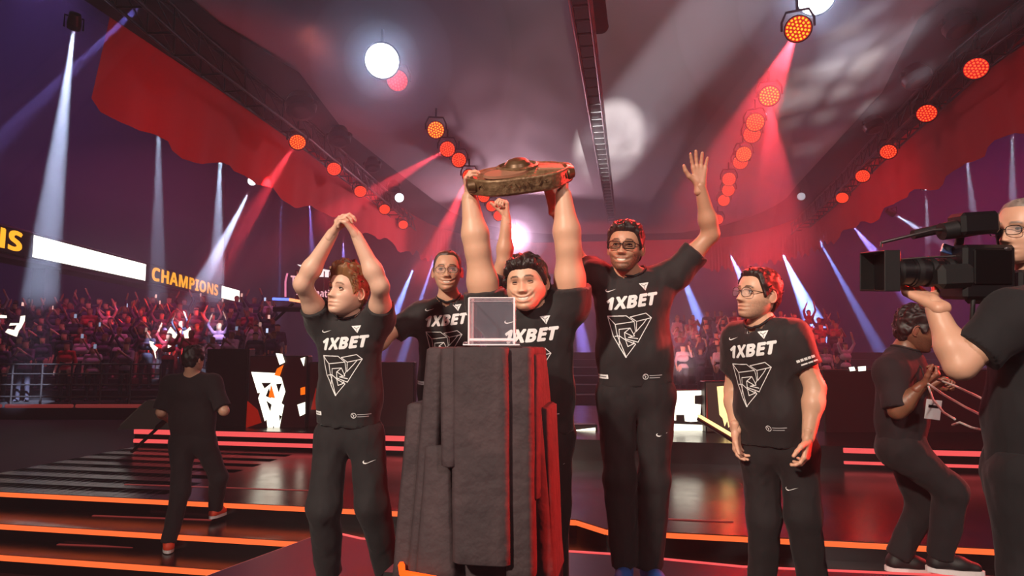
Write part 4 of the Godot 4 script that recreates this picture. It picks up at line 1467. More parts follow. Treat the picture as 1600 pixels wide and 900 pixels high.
	for q in [
		[115, 45, 13.0, 62, 470, 16.5, 0.05, 0.50, 0.05, 420, white, "white light beam falling steeply at the far left", true],
		[260, -30, 12.0, -60, 290, 12.5, 0.30, 0.60, 0.05, 260, violet, "broad hazy violet beam slanting across the upper left corner", false],
		[248, 170, 16.0, 246, 470, 19.0, 0.04, 0.34, 0.05, 120, white, "thin pale beam dropping straight from the left valance", true],
		[345, 228, 18.0, 337, 470, 20.0, 0.04, 0.34, 0.05, 180, white, "thin pale beam beside the slanting beam on the left", true],
		[390, 298, 19.6, 312, 450, 21.0, 0.05, 0.34, 0.05, 230, white, "white beam slanting down to the left from under the valance", false],
		[402, 320, 22.0, 437, 466, 24.0, 0.02, 0.05, 0.05, 12, white, "hair-thin white beam slanting down to the booth", false],
		[440, 290, 24.0, 434, 580, 24.0, 0.22, 0.34, 0.05, 110, blue, "upright blue beam left of the booth", false],
		[484, 318, 26.0, 489, 420, 26.0, 0.05, 0.22, 0.05, 70, violet, "thin upright violet beam above the booth", false],
		[536, 372, 28.0, 538, 440, 28.0, 0.10, 0.26, 0.05, 80, violet, "short violet beam behind the clasped hands", false],
		[700, 300, 30.0, 560, 560, 30.0, 0.10, 0.60, 0.05, 260, violet, "long violet beam slanting down behind the clapping player", false],
		[648, 414, 31.0, 606, 520, 30.0, 0.20, 0.50, 0.05, 420, blue, "blue-white beam between the two players on the left", false],
		[680, 400, 31.0, 618, 590, 29.0, 0.18, 0.45, 0.05, 420, blue, "second blue-white beam just left of the bespectacled player", false],
		[1581, 198, 17.0, 1583, 345, 18.0, 0.12, 0.26, 0.05, 70, white, "upright pale beam at the right edge above the camera operator", true],
		[1509, 235, 19.0, 1522, 345, 19.0, 0.05, 0.18, 0.05, 50, white, "thin pale beam above the video camera", true],
		[1447, 297, 22.0, 1450, 380, 22.0, 0.06, 0.16, 0.05, 50, white, "short upright pale beam above the camera lens", true],
		[1397, 335, 24.0, 1450, 366, 24.0, 0.06, 0.20, 0.05, 70, white, "short beam slanting down to the camera handle", true],
		[1140, 396, 34.0, 1190, 500, 32.0, 0.25, 0.75, 0.05, 420, blue, "blue beam just above the head of the player in profile", false],
		[1222, 395, 33.0, 1312, 590, 30.0, 0.25, 1.10, 0.05, 1300, blue, "broad bright blue beam behind the player in profile", false],
		[1280, 375, 30.0, 1382, 560, 28.0, 0.10, 0.42, 0.05, 380, blue, "narrow blue beam slanting down to the crouching man", false],
		[1232, 440, 30.0, 1345, 590, 28.0, 0.08, 0.36, 0.05, 130, violet, "faint violet beam crossing below the broad blue beam", false],
		[1330, 350, 28.0, 1430, 470, 27.0, 0.2, 0.7, 0.05, 150, violet, "faint wide violet beam left of the camera hood", false],
		[1055, 400, 32.0, 1138, 620, 30.0, 0.25, 0.9, 0.05, 480, blue, "pale blue beam to the right of the tall player", false],
		[895, 430, 32.0, 925, 640, 30.0, 0.25, 0.9, 0.05, 250, violet, "violet beam between the trophy holder and the tall player", false],
		[619, 130, 14.0, 470, 190, 14.0, 0.10, 0.34, 0.06, 90, rd, "short red beam from the pinkish red lamp", false],
		[699, 233, 20.0, 500, 350, 21.0, 0.12, 0.6, 0.05, 110, rd, "red beam slanting down left from the inner left row", false],
		[733, 275, 22.0, 660, 440, 24.0, 0.12, 0.8, 0.05, 100, rd, "red beam falling left of the trophy", false],
		[465, 222, 19.0, 330, 420, 20.0, 0.12, 0.7, 0.05, 80, rd, "red beam falling from the left outer truss", false],
		[1247, 45, 12.0, 1110, 340, 18.0, 0.30, 1.7, 0.05, 75, rd, "wide red beam running down along the inner right row", false],
		[1202, 150, 16.0, 1215, 420, 22.0, 0.25, 1.7, 0.04, 70, rd, "wide red beam falling below the pale patch on the canopy", false]]:
		beam(P(q[0], q[1], q[2]), P(q[3], q[4], q[5]), q[6], q[7], q[8], q[9], q[10], q[11], q[12])
	# lamps that light the canopy, the valance and the hall
	for q in [[Vector3(0.8, 1.2, -11.5), Vector3(1.2, 9.5, -17), Color(1.0, 0.90, 0.86), 21.0, 44.0], [Vector3(1.5, 1.2, -20), Vector3(1.2, 9.5, -31), Color(1.0, 0.88, 0.88), 20.0, 50.0], [Vector3(4.5, 1.2, -11), Vector3(4.0, 9.5, -10), Color(0.85, 0.9, 1.0), 7.0, 50.0], [Vector3(-4, 1.2, -11), Vector3(-3.5, 9.5, -12), Color(0.7, 0.78, 1.0), 8.0, 50.0]]:
		var s := SpotLight3D.new()
		s.spot_angle = q[4]; s.spot_angle_attenuation = 1.0
		lit(s, "canopy_uplight", q[0], q[1], q[2], q[3], 0.2)
	for q in [[Vector3(-4.8, 4.4, -11), Vector3(-10.4, 7.3, -14), 36.0], [Vector3(-4.8, 4.4, -16), Vector3(-10.6, 7.2, -20), 36.0], [Vector3(-4.8, 4.4, -24), Vector3(-10.8, 7.2, -28), 36.0], [Vector3(-2, 4.8, -32), Vector3(-2, 7.5, -40), 90.0], [Vector3(5.5, 4.8, -32), Vector3(5.5, 7.5, -40), 90.0], [Vector3(3.0, 4.4, -20), Vector3(8.6, 7.2, -25), 34.0], [Vector3(2.8, 4.4, -10), Vector3(8.2, 7.2, -14), 32.0]]:
		var s := SpotLight3D.new()
		s.spot_angle = 40.0; s.spot_angle_attenuation = 1.0
		lit(s, "valance_red_light", q[0], q[1], Color(1.0, 0.32, 0.38), q[2], 0.3)
	for q in [[Vector3(-22, 17, -20), Vector3(-36, 8, -30), Color(0.42, 0.30, 0.60), 480.0], [Vector3(0, 17, -34), Vector3(0, 6, -51), Color(0.55, 0.25, 0.5), 800.0], [Vector3(24, 17, -20), Vector3(36, 8, -36), Color(0.25, 0.25, 0.9), 900.0], [Vector3(-14, 12, -16), Vector3(-22, 2, -26), Color(0.75, 0.32, 0.55), 140.0], [Vector3(14, 12, -20), Vector3(12, 1, -34), Color(0.8, 0.22, 0.4), 190.0]]:
		var s := SpotLight3D.new()
		s.spot_angle = 65.0; s.spot_angle_attenuation = 1.0
		lit(s, "hall_light", q[0], q[1], q[2], q[3], 0.5)
	# two long profile lamps on a stand behind the camera throw broken white discs on the canopy
	for q in [[Vector3(1.5, 3.1, 1.6), on_y(952, 226, 9.45), 0.047, 8500.0, "round white patch", [[0.0, -0.024, 0.009, 0.03, 0.16], [-0.025, 0.012, 0.003, 1.3, 0.035], [0.02, 0.016, 0.003, 1.9, 0.035], [0.002, 0.03, 0.003, 1.55, 0.03], [0.028, -0.002, 0.003, 0.6, 0.03], [-0.016, -0.006, 0.003, 2.4, 0.03], [0.0, -0.036, 0.005, 0.05, 0.16], [0.0, -0.047, 0.005, 0.05, 0.16]]], [Vector3(2.1, 3.1, 1.6), on_y(1292, 148, 9.4), 0.062, 2600.0, "broken grey patch", [[-0.01, 0.014, 0.010, -0.12, 0.2], [0.0, -0.018, 0.016, 0.1, 0.2], [0.008, 0.02, 0.012, 1.05, 0.14], [0.05, 0.0, 0.03, 1.0, 0.16], [0.0, 0.052, 0.03, 0.1, 0.2], [0.0, -0.05, 0.03, 0.0, 0.2]]]]:
		var p: Vector3 = q[0]
		var d: Vector3 = (q[1] - p).normalized()
		var o := thing("profile_lamp", Vector3(p.x, 0.72, p.z), "long black profile lamp behind the camera throwing the " + q[4], "stage light")
		var h := Vector3(0, p.y - 0.72, 0)
		var x := facing(h, -d)
		var y := Transform3D(x.basis * Basis(Vector3.RIGHT, -PI * 0.5), h)
		obj("housing", Geo.new().lathe(y, [Vector2(0, -0.3), Vector2(0.12, -0.3), Vector2(0.13, -0.05), Vector2(0.12, 0.0), Vector2(0.12, 1.25), Vector2(0.11, 1.25), Vector2(0.11, -0.06), Vector2(0.0, -0.06)], 20), M.black_metal, o)
		obj("stand", Geo.new().tube([Vector3.ZERO, h - Vector3(0, 0.13, 0)], 0.03, 8), M.black_metal, o)
		obj("base", Geo.new().box(at(Vector3(0, 0.02, 0)), Vector3(0.6, 0.04, 0.6), 0.01), M.black_metal, o)
		var bars := Geo.new()
		for b in q[5]:
			bars.box(x * Transform3D(Basis(Vector3(0, 0, 1), b[3]), Vector3(b[0], b[1], -1.2)), Vector3(b[4], b[2], 0.002))
		bars.lathe(y, [Vector2(q[2] * 1.2, 1.2), Vector2(0.11, 1.2)], 28)
		obj("pattern_plate", bars, M.black_metal, o)
		var s := SpotLight3D.new()
		s.spot_angle = rad_to_deg(q[2] * 1.5); s.spot_angle_attenuation = 0.05
		lit(s, "pattern_light", p + d * 0.02, q[1], Color(1.0, 0.98, 0.96), q[3], 0.01)

# ------------------------------------------------------------------ screens, boards, pedestal, trophy
func flat_shape(x: Transform3D, poly: Array, depth := 0.02) -> Geo:
	var p := PackedVector2Array()
	for q in poly: p.append(Vector2(q[0], q[1]))
	return Geo.new().prism(x, p, depth)

# screen: a dark cabinet with lit shapes; shapes are outlines in picture pixels on its face
func led_screen(label: String, x0: float, x1: float, top: float, bottom: float, d: float, shapes: Array, face: Material) -> Node3D:
	var a := P(x0, bottom, d); var b := P(x1, bottom, d); var c := P(x0, top, d)
	var w := b - a; w.y = 0
	var h := c.y - a.y
	var o := thing("led_screen", a, label, "screen")
	var x := facing(Vector3.ZERO, w.cross(Vector3.UP))
	obj("cabinet", Geo.new().box(x * at(Vector3(w.length() * 0.5, h * 0.5, -0.12)), Vector3(w.length(), h, 0.24), 0.01), M.dark_panel, o)
	obj("display", Geo.new().box(x * at(Vector3(w.length() * 0.5, h * 0.5, 0.01)), Vector3(w.length() - 0.04, h - 0.04, 0.02)), face, o)
	var n := x.basis.z
	var layer := 0.03
	for s in shapes:
		layer += 0.003
		var pl := PackedVector2Array()
		for q in s[1]:
			var r := look * Vector3((q[0] - 800.0) / F, -(q[1] - 450.0) / F, -1.0)
			var hit := eye + r * (n.dot(a + n * 0.02 - eye) / n.dot(r)) - a
			pl.append(Vector2(hit.dot(x.basis.x), hit.y))
		obj("lit_shape", Geo.new().prism(x * at(Vector3(0, 0, layer)), pl, 0.008), s[0], o)
	return o

func stage_dressing() -> void:
	var white := glow(Color(1.0, 0.97, 0.88), 2.2); var orange := glow(Color(1.0, 0.42, 0.05), 1.2); var deep := glow(Color(0.75, 0.12, 0.04), 0.45); var cream := glow(Color(1.0, 0.85, 0.55), 1.9)
	var maroon := glow(Color(0.20, 0.035, 0.05), 0.35)
	var gold := glow(Color(1.0, 0.66, 0.14), 1.5)
	# left rear screens
	var s := led_screen("tall dark screen with a white winged emblem, left of the clapping player", 386, 478, 556, 672, 10.0, [
		[white, [[393, 581], [430, 583], [440, 590], [446, 612], [440, 630], [444, 633], [440, 652], [436, 674], [430, 674], [428, 664], [424, 674], [419, 673], [417, 655], [414, 658], [404, 622], [407, 614], [403, 614]]],
		[M.dark_panel, [[409, 598], [425, 598], [414, 607]]], [M.dark_panel, [[432, 600], [441, 599], [436, 613]]], [M.dark_panel, [[421, 606], [424, 622], [416, 619]]], [M.dark_panel, [[417, 626], [425, 632], [423, 643]]], [M.dark_panel, [[437, 648], [441, 650], [438, 658]]],
		[white, [[432, 552], [442, 553], [446, 566], [438, 570]]], [orange, [[430, 586], [434, 576], [444, 570], [438, 588]]], [orange, [[425, 601], [431, 622], [421, 620]]],
		[deep, [[388, 626], [404, 640], [410, 660], [386, 668]]],
		[white, [[466, 632], [478, 628], [478, 646], [470, 650]]], [orange, [[471, 606], [478, 604], [478, 616], [471, 617]]], [white, [[471, 560], [478, 558], [476, 572]]]], maroon)
	led_screen("wide dark maroon screen behind the clapping player's legs", 480, 646, 566, 690, 10.1, [[deep, [[486, 640], [494, 606], [498, 640]]]], maroon)
	led_screen("plain black side screen behind the walking photographer", 318, 385, 545, 672, 10.1, [], M.dark_panel)
	# right rear screens
	led_screen("bright white screen with black block shapes, right of the tall player's legs", 1040, 1101, 610, 683, 9.6, [
		[white, [[1048, 611], [1098, 610], [1097, 617], [1085, 618], [1085, 631], [1095, 632], [1093, 658], [1079, 659], [1070, 658], [1069, 648], [1056, 648], [1056, 657], [1050, 656]]], [white, [[1050, 662], [1098, 664], [1112, 680], [1050, 686]]]], M.dark_panel)
	led_screen("tall screen with warm white streaks beside the profile player's forearm", 1103, 1160, 596, 676, 9.4, [
		[cream, [[1120, 604], [1130, 603], [1132, 609], [1142, 608], [1144, 660], [1138, 668], [1136, 657], [1132, 666], [1129, 654], [1124, 648]]], [deep, [[1104, 606], [1106, 660], [1103, 664]]]], glow(Color(0.5, 0.35, 0.3), 0.22))
	led_screen("low white screen seen between the trophy holder and the tall player", 893, 934, 664, 702, 9.6, [[white, [[897, 672], [930, 668], [932, 700], [899, 697]]]], M.dark_panel)
	led_screen("long dark maroon screen on the right behind the man with cables", 1290, 1600, 578, 698, 9.4, [[white, [[1326, 574], [1334, 573], [1336, 579], [1328, 580]]], [white, [[1340, 573], [1352, 572], [1352, 579], [1341, 580]]]], maroon)
	# desk edge lit gold on the right
	var d0 := P(1092, 655, 8.9); var d1 := P(1150, 690, 7.9)
	var bar := thing("light_bar", d0, "slanting gold light bar at the screen's foot on the right", "light bar")
	obj("rail", Geo.new().tube([Vector3.ZERO, d1 - d0], 0.035, 6), M.black_metal, bar)
	obj("lamp_strip", Geo.new().tube([Vector3(0, 0.05, 0.02), d1 - d0 + Vector3(0, 0.05, 0.02)], 0.022, 6), cream, bar)
	# wedge-shaped floor monitor on the left
	var w0 := P(238, 667, 10.0); w0.y = 0.73
	var o := thing("stage_monitor", w0, "dark green-grey wedge monitor beside the walking photographer", "loudspeaker")
	var x := Transform3D(Basis(Vector3.UP, 0.18), Vector3.ZERO)
	obj("cabinet", flat_shape(x * Transform3D(Basis(Vector3.UP, 0), Vector3(0, 0, 0.25)), [[-0.40, 0], [0.42, 0], [0.42, 0.42], [0.05, 0.44]], 0.5), mat(Color(0.36, 0.36, 0.33), 0.7), o)
	obj("grille", Geo.new().box(x * Transform3D(Basis(Vector3(0, 0, 1), 0.77), Vector3(-0.19, 0.235, 0)), Vector3(0.52, 0.02, 0.44), 0.006), mat(Color(0.5, 0.51, 0.46), 0.8), o)
	# ribbon board round the left stand
	var yb := 5.5
	var run := [on_y(-60, 358, yb), on_y(50, 384, yb), on_y(228, 426, yb), on_y(234, 427.5, yb), on_y(342, 455, yb), on_y(346, 456, yb), on_y(374, 463, yb)]
	var bal := Geo.new()
	for k in [0, 2, 4]:
		var a0: Vector3 = run[k]; var b0: Vector3 = run[[2, 4, 6][k / 2]]
		bal.box(facing((a0 + b0) * 0.5 + (b0 - a0).cross(Vector3.UP).normalized() * -0.75, (b0 - a0).cross(Vector3.UP)), Vector3((b0 - a0).length() + 0.3, 1.1, 1.1), 0.02)
		bal.box(facing((a0 + b0) * 0.5 + (b0 - a0).cross(Vector3.UP).normalized() * -1.0 - Vector3(0, yb * 0.5, 0), (b0 - a0).cross(Vector3.UP)), Vector3(0.8, yb, 0.5), 0.02)
	structure("balcony_front", bal, M.hall, "dark front of the upper tier that carries the ribbon displays", "balcony")
	for q in [[0, 1, "words", "NS", "ribbon display ending in gold letters NS at the left edge"], [1, 2, "bar", "", "long blank white ribbon display left of the gold word"], [3, 4, "words", "CHAMPIONS", "ribbon display with the gold word CHAMPIONS"], [5, 6, "bar", "", "short blank white ribbon display right of the gold word"]]:
		var a: Vector3 = run[q[0]]; var b: Vector3 = run[q[1]]
		var rb := thing("ribbon_display", a, q[4], "display board")
		var L := (b - a).length()
		var rx := facing(Vector3.ZERO, (b - a).cross(Vector3.UP))
		obj("cabinet", Geo.new().box(rx * at(Vector3(L * 0.5, 0.0, -0.1)), Vector3(L, 0.86, 0.2), 0.02), M.black_metal, rb)
		if q[2] == "bar":
			obj("display", Geo.new().box(rx * at(Vector3(L * 0.5, 0.0, 0.01)), Vector3(L * 0.985, 0.76, 0.02)), glow(Color(1.0, 0.98, 0.93), 2.4), rb)
		else:
			var m := Canvas.text_mesh(q[3], "Droid Sans", 700)
			var tw := 0.0
			for v in m[0]: tw = maxf(tw, v.x)
			var sx: float = L * 0.955 / tw if q[3].length() > 3 else 1.05
			var x0: float = L * 0.02 if q[3].length() > 3 else L - sx * tw - 0.55
			var g := Geo.new()
			for sh in [Vector2(0, 0), Vector2(0.035, 0.0), Vector2(0.0, 0.03)]:
				for k in range(0, m[1].size(), 3):
					var t := []
					for e in 3:
						var v: Vector3 = m[0][m[1][k + e]]
						t.append(rx * Vector3(x0 + v.x * sx + sh.x, (v.y - 0.5) * 0.62 + sh.y, 0.02 + sh.x * 0.05))
					g.flat(t[0], t[1], t[2], rx.basis.z)
			obj("lettering", g, gold, rb)
	# booth with a lettered sign behind the first player
	var bp := P(430, 468, 21.0)
	o = thing("commentary_booth", bp, "raised booth with pale outlined lettering and a lit floor edge, behind the clapping player's arm", "booth")
	var bs := 21.0 / F
	var B := func(px: float, py: float, z := 0.0) -> Vector3: return P(px, py, 21.0 - z) - bp
	obj("floor_slab", Geo.new().box(facing((B.call(425, 470) + B.call(575, 486)) * 0.5 - V(0, 0.12, 0.9), V(0.1, 0, 1)), Vector3(3.2, 0.16, 1.8), 0.02), M.black_metal, o)
	obj("lamp_strip", Geo.new().tube([B.call(426, 467), B.call(452, 468)], 0.045, 6), glow(Color(0.35, 0.45, 1.0), 2.5), o)
	obj("lamp_strip", Geo.new().tube([B.call(452, 468), B.call(476, 472)], 0.05, 6), glow(Color(1.0, 0.62, 0.42), 1.8), o)
	obj("mast", Geo.new().tube([B.call(446, 464), B.call(446, 440), B.call(449, 427)], 0.03, 6), glow(Color(1.0, 0.55, 0.7), 0.9), o)
	obj("roof_edge", Geo.new().prism(Transform3D(look, Vector3.ZERO), PackedVector2Array([Vector2(34, 55) * bs, Vector2(94, 44) * bs, Vector2(98, 34) * bs, Vector2(60, 36) * bs, Vector2(44, 48) * bs]), 0.1), glow(Color(1.0, 0.92, 0.92), 1.2), o)
	for k in [462, 505, 513]: obj("post", Geo.new().tube([B.call(k, 472), B.call(k + 2, 424)], 0.022, 5), M.steel, o)
	var lt := Geo.new()
	for q in [["The", 454, 446, 15.0], ["International", 463, 461, 11.0]]:
		for t in text_tris(q[0], q[3] * bs):
			var pl := []
			for e in 3: pl.append(B.call(q[1], q[2], 0.25) + look * Vector3(t[e].x * 0.78, t[e].y - t[e].x * 0.06, 0))
			lt.flat(pl[0], pl[1], pl[2], V(0, 0, 1))
	obj("lettering", lt, glow(Color(1.0, 0.72, 0.76), 1.1), o)
	obj("back_panel", Geo.new().box(Transform3D(look, (B.call(505, 448) - V(0, 0, 0.4))), Vector3(2.1, 1.1, 0.06), 0.01), mat(Color(0.32, 0.10, 0.16), 0.7), o)
	obj("strut", Geo.new().tube([B.call(458, 474), B.call(430, 500)], 0.05, 6), M.black_metal, o)
	pedestal()
	trophy()
	# cable and gaffer tape on the steps
	var cp := on_y(215, 782, 0.30)
	var pts := []
	for k in 17: pts.append(Vector3(-0.15 + 0.03 * k, 0.012 + 0.02 * maxf(0, sin(k * 0.4)), 0.10 * sin(k * 0.55)))
	o = obj("cable", Geo.new().tube(pts, 0.009, 6), M.rubber)
	o.position = cp
	tag(o, "thin black cable looped on the stage step behind the photographer", "cable")

func pedestal() -> void:
	var base := P(745, 895, 2.62)
	base.y = 0.72
	var o := thing("pedestal", base, "dark rock-like trophy pedestal of tall upright slabs with red rim light", "pedestal")
	var nz := FastNoiseLite.new(); nz.seed = 12; nz.frequency = 2.4; nz.fractal_octaves = 4
	# [x left top, x right top, y top, x left bottom, x right bottom, y bottom, depth of the front face, thickness]
	for q in [
		[668, 836, 545, 626, 866, 915, 2.44, 0.36, "slab"], [664, 694, 546, 634, 676, 905, 2.40, 0.22, "slab"], [686, 716, 546, 688, 712, 728, 2.345, 0.16, "slab"],
		[706, 794, 545, 706, 796, 882, 2.325, 0.22, "slab"], [786, 832, 545, 790, 834, 905, 2.36, 0.22, "slab"], [820, 842, 556, 824, 842, 780, 2.42, 0.24, "slab"],
		[634, 664, 634, 609, 652, 905, 2.44, 0.26, "slab"], [834, 858, 640, 832, 868, 912, 2.47, 0.28, "slab"], [662, 704, 700, 648, 710, 905, 2.365, 0.18, "slab"]]:
		var rows := []
		for k in 15:
			var t := k / 14.0
			var py := lerpf(q[5], q[2], t)
			var zf: float = P(745, 700, q[6]).z + 0.05 * (1.0 - t)
			var l := on_z(lerpf(q[3], q[0], t), py, zf); var r := on_z(lerpf(q[4], q[1], t), py, zf)
			var hw := absf(r.x - l.x) * 0.5
			var c := (l + r) * 0.5 - base - Vector3(0, 0, q[7] * 0.5)
			rows.append([c, hw, q[7] * 0.5])
		var y0: float = rows[0][0].y
		rows.push_front([rows[0][0] - Vector3.UP * 0.008, rows[0][1] - 0.012, rows[0][2] - 0.012])
		rows.append([rows[-1][0] + Vector3.UP * 0.008, rows[-1][1] - 0.012, rows[-1][2] - 0.012])
		obj("slab", Geo.new().slab(rows, 0.022, nz, 0.012), M.rock, o)
	# plinth with a lit rim
	var by := P(745, 902, 2.4).y
	var p := thing("plinth", Vector3(base.x, 0.72, base.z), "low dark plinth with an orange lit rim under the pedestal", "plinth")
	obj("block", Geo.new().box(at(Vector3(0.0, (by - 0.72) * 0.5, 0.0)), Vector3(0.66, by - 0.72, 0.5), 0.02), M.riser, p)
	var lx := P(612, 897, 2.30) - p.position
	obj("lamp_strip", Geo.new().tube([lx + Vector3(0.0, 0, -0.1), lx + Vector3(0.04, 0.004, 0.0), lx + Vector3(0.17, -0.002, 0.02)], 0.013, 6), glow(Color(1.0, 0.28, 0.04), 2.6), p)
	# clear box on top
	var bx := P(770, 541, 2.47)
	var top := P(770, 540, 2.47).y
	o = thing("display_box", Vector3(bx.x, top, bx.z), "clear acrylic box with bright edges on top of the pedestal", "display box", "", Basis(Vector3.UP, deg_to_rad(9.0)))
	var w := 0.170; var h := 0.178; var t := 0.007
	var ac := mat(Color(0.9, 0.9, 1.0, 0.035), 0.02); ac.transparency = BaseMaterial3D.TRANSPARENCY_ALPHA
	var ed := mat(Color(0.98, 0.93, 0.95), 0.25); ed.clearcoat_enabled = true
	for s in [[Vector3(0, h * 0.5, w * 0.5), Vector3(w, h, t)], [Vector3(0, h * 0.5, -w * 0.5), Vector3(w, h, t)], [Vector3(w * 0.5, h * 0.5, 0), Vector3(t, h, w)], [Vector3(-w * 0.5, h * 0.5, 0), Vector3(t, h, w)], [Vector3(0, h, 0), Vector3(w, t, w)]]:
		obj("pane", Geo.new().box(at(s[0]), s[1]), ac, o)
	for sx in [-1, 1]:
		for sz in [-1, 1]:
			obj("edge", Geo.new().box(at(Vector3(sx * w * 0.5, h * 0.5, sz * w * 0.5)), Vector3(0.007, h, 0.007), 0.001), ed, o)
	for y in [0.022, h]:
		for k in [-1, 1]:
			obj("edge", Geo.new().box(at(Vector3(0, y, k * w * 0.5)), Vector3(w, 0.009 if y < 0.1 else 0.004, 0.006), 0.001), ed, o)
			obj("edge", Geo.new().box(at(Vector3(k * w * 0.5, y, 0)), Vector3(0.005, 0.005 if y < 0.1 else 0.004, w), 0.001), ed, o)
	obj("base", Geo.new().box(at(Vector3(0, 0.007, 0)), Vector3(w + 0.04, 0.014, w + 0.04), 0.003), ac, o)
	for k in [-1, 1]: obj("base_edge", Geo.new().box(at(Vector3(0, 0.003, k * (w * 0.5 + 0.02))), Vector3(w + 0.04, 0.004, 0.004)), ed, o)

func trophy() -> void:
	var c := P(812, 277, 3.02)
	# long shield seen almost from its rim; x along the shield, z towards us, y up out of its face
	var x3 := V(1, 0.155, -0.12).normalized()
	var y3 := (V(-0.14, 1.0, 0.42) - x3 * x3.dot(V(-0.14, 1.0, 0.42))).normalized()
	var o := thing("trophy", c, "bronze shield-shaped trophy with a round boss, held overhead", "trophy", "", Basis(x3, y3, x3.cross(y3)))
	var out := []
	for k in 48:
		var a := TAU * k / 48.0
		var r := Vector2(0.248 * signf(cos(a)) * pow(absf(cos(a)), 0.88), 0.165 * signf(sin(a)) * pow(absf(sin(a)), 0.95))
		r *= 1.0 + 0.03 * cos(6.0 * a)
		out.append(r)
	var rings := [[0.90, -0.046], [0.985, -0.040], [1.0, -0.030], [1.0, 0.024], [0.985, 0.032], [0.94, 0.034], [0.90, 0.028], [0.72, 0.036], [0.45, 0.050], [0.02, 0.056]]
	var pts := []
	var cols := PackedColorArray()
	for r in rings:
		for p in out:
			pts.append(Vector3(p.x * r[0], r[1], p.y * r[0])); cols.append(Color.WHITE)
	var g := Geo.new()
	grid(g, pts, cols, 48)
	for k in g.n.size():
		if g.n[k].dot(Vector3(g.v[k].x, 0.0, g.v[k].z)) < -0.01 and g.v[k].y < 0.03: g.n[k] = -g.n[k]
	obj("shield", g, M.bronze, o)
	obj("back", Geo.new().lathe(at(Vector3(0, -0.044, 0)), [Vector2(0.0, -0.004), Vector2(0.222, 0.0)], 40, 1.0, 0.66), M.bronze_dark, o)
	obj("boss", Geo.new().lathe(at(Vector3(-0.005, 0.045, 0)), [Vector2(0.078, 0), Vector2(0.078, 0.010), Vector2(0.064, 0.014), Vector2(0.056, 0.028), Vector2(0.042, 0.040), Vector2(0.02, 0.046), Vector2(0, 0.048)], 28), M.bronze_dark, o)
	obj("boss_ring", Geo.new().lathe(at(Vector3(-0.005, 0.047, 0)), [Vector2(0.10, 0), Vector2(0.10, 0.012), Vector2(0.088, 0.016), Vector2(0.086, 0.004)], 28), M.bronze, o)
	obj("panel", Geo.new().lathe(Transform3D(Basis(Vector3.RIGHT, 0.12), Vector3(-0.075, 0.040, 0.080)), [Vector2(0.105, 0), Vector2(0.100, 0.012), Vector2(0.0, 0.015)], 28, 1.0, 0.5), M.copper, o)
	obj("panel", Geo.new().box(Transform3D(Basis(Vector3(0, 0, 1), -0.12), Vector3(0.14, 0.036, 0.045)), Vector3(0.13, 0.018, 0.09), 0.006), M.copper, o)
	# raised marks round the rim
	var glyph := Geo.new()
	for k in 26:
		var a := 0.18 + 2.8 * k / 25.0
		var p := Vector3(0.249 * cos(a), 0.001, 0.166 * sin(a))
		var n := Vector3(cos(a) / 0.249, 0, sin(a) / 0.166).normalized()
		if k % 4 != 3:
			glyph.box(facing(p + n * 0.002, n) * Transform3D(Basis(Vector3(0, 0, 1), sin(k * 2.3) * 0.6), Vector3.ZERO), Vector3(0.005, 0.026 if k % 2 == 0 else 0.018, 0.006), 0.001)
			if k % 3 == 0: glyph.box(facing(p + n * 0.002, n) * at(Vector3(0.006, 0.006, 0)), Vector3(0.012, 0.005, 0.006), 0.001)
	obj("rim_marks", glyph, M.bronze_dark, o)
	for s in [-1, 1]:
		obj("end_cap", Geo.new().lathe(Transform3D(Basis(Vector3(0, 0, 1), PI * 0.5), Vector3(s * 0.222, 0.0, 0.02)), [Vector2(0.0, -0.038), Vector2(0.034, -0.03), Vector2(0.046, 0.0), Vector2(0.034, 0.03), Vector2(0, 0.038)], 20, 0.85, 1.5), M.bronze_dark, o)

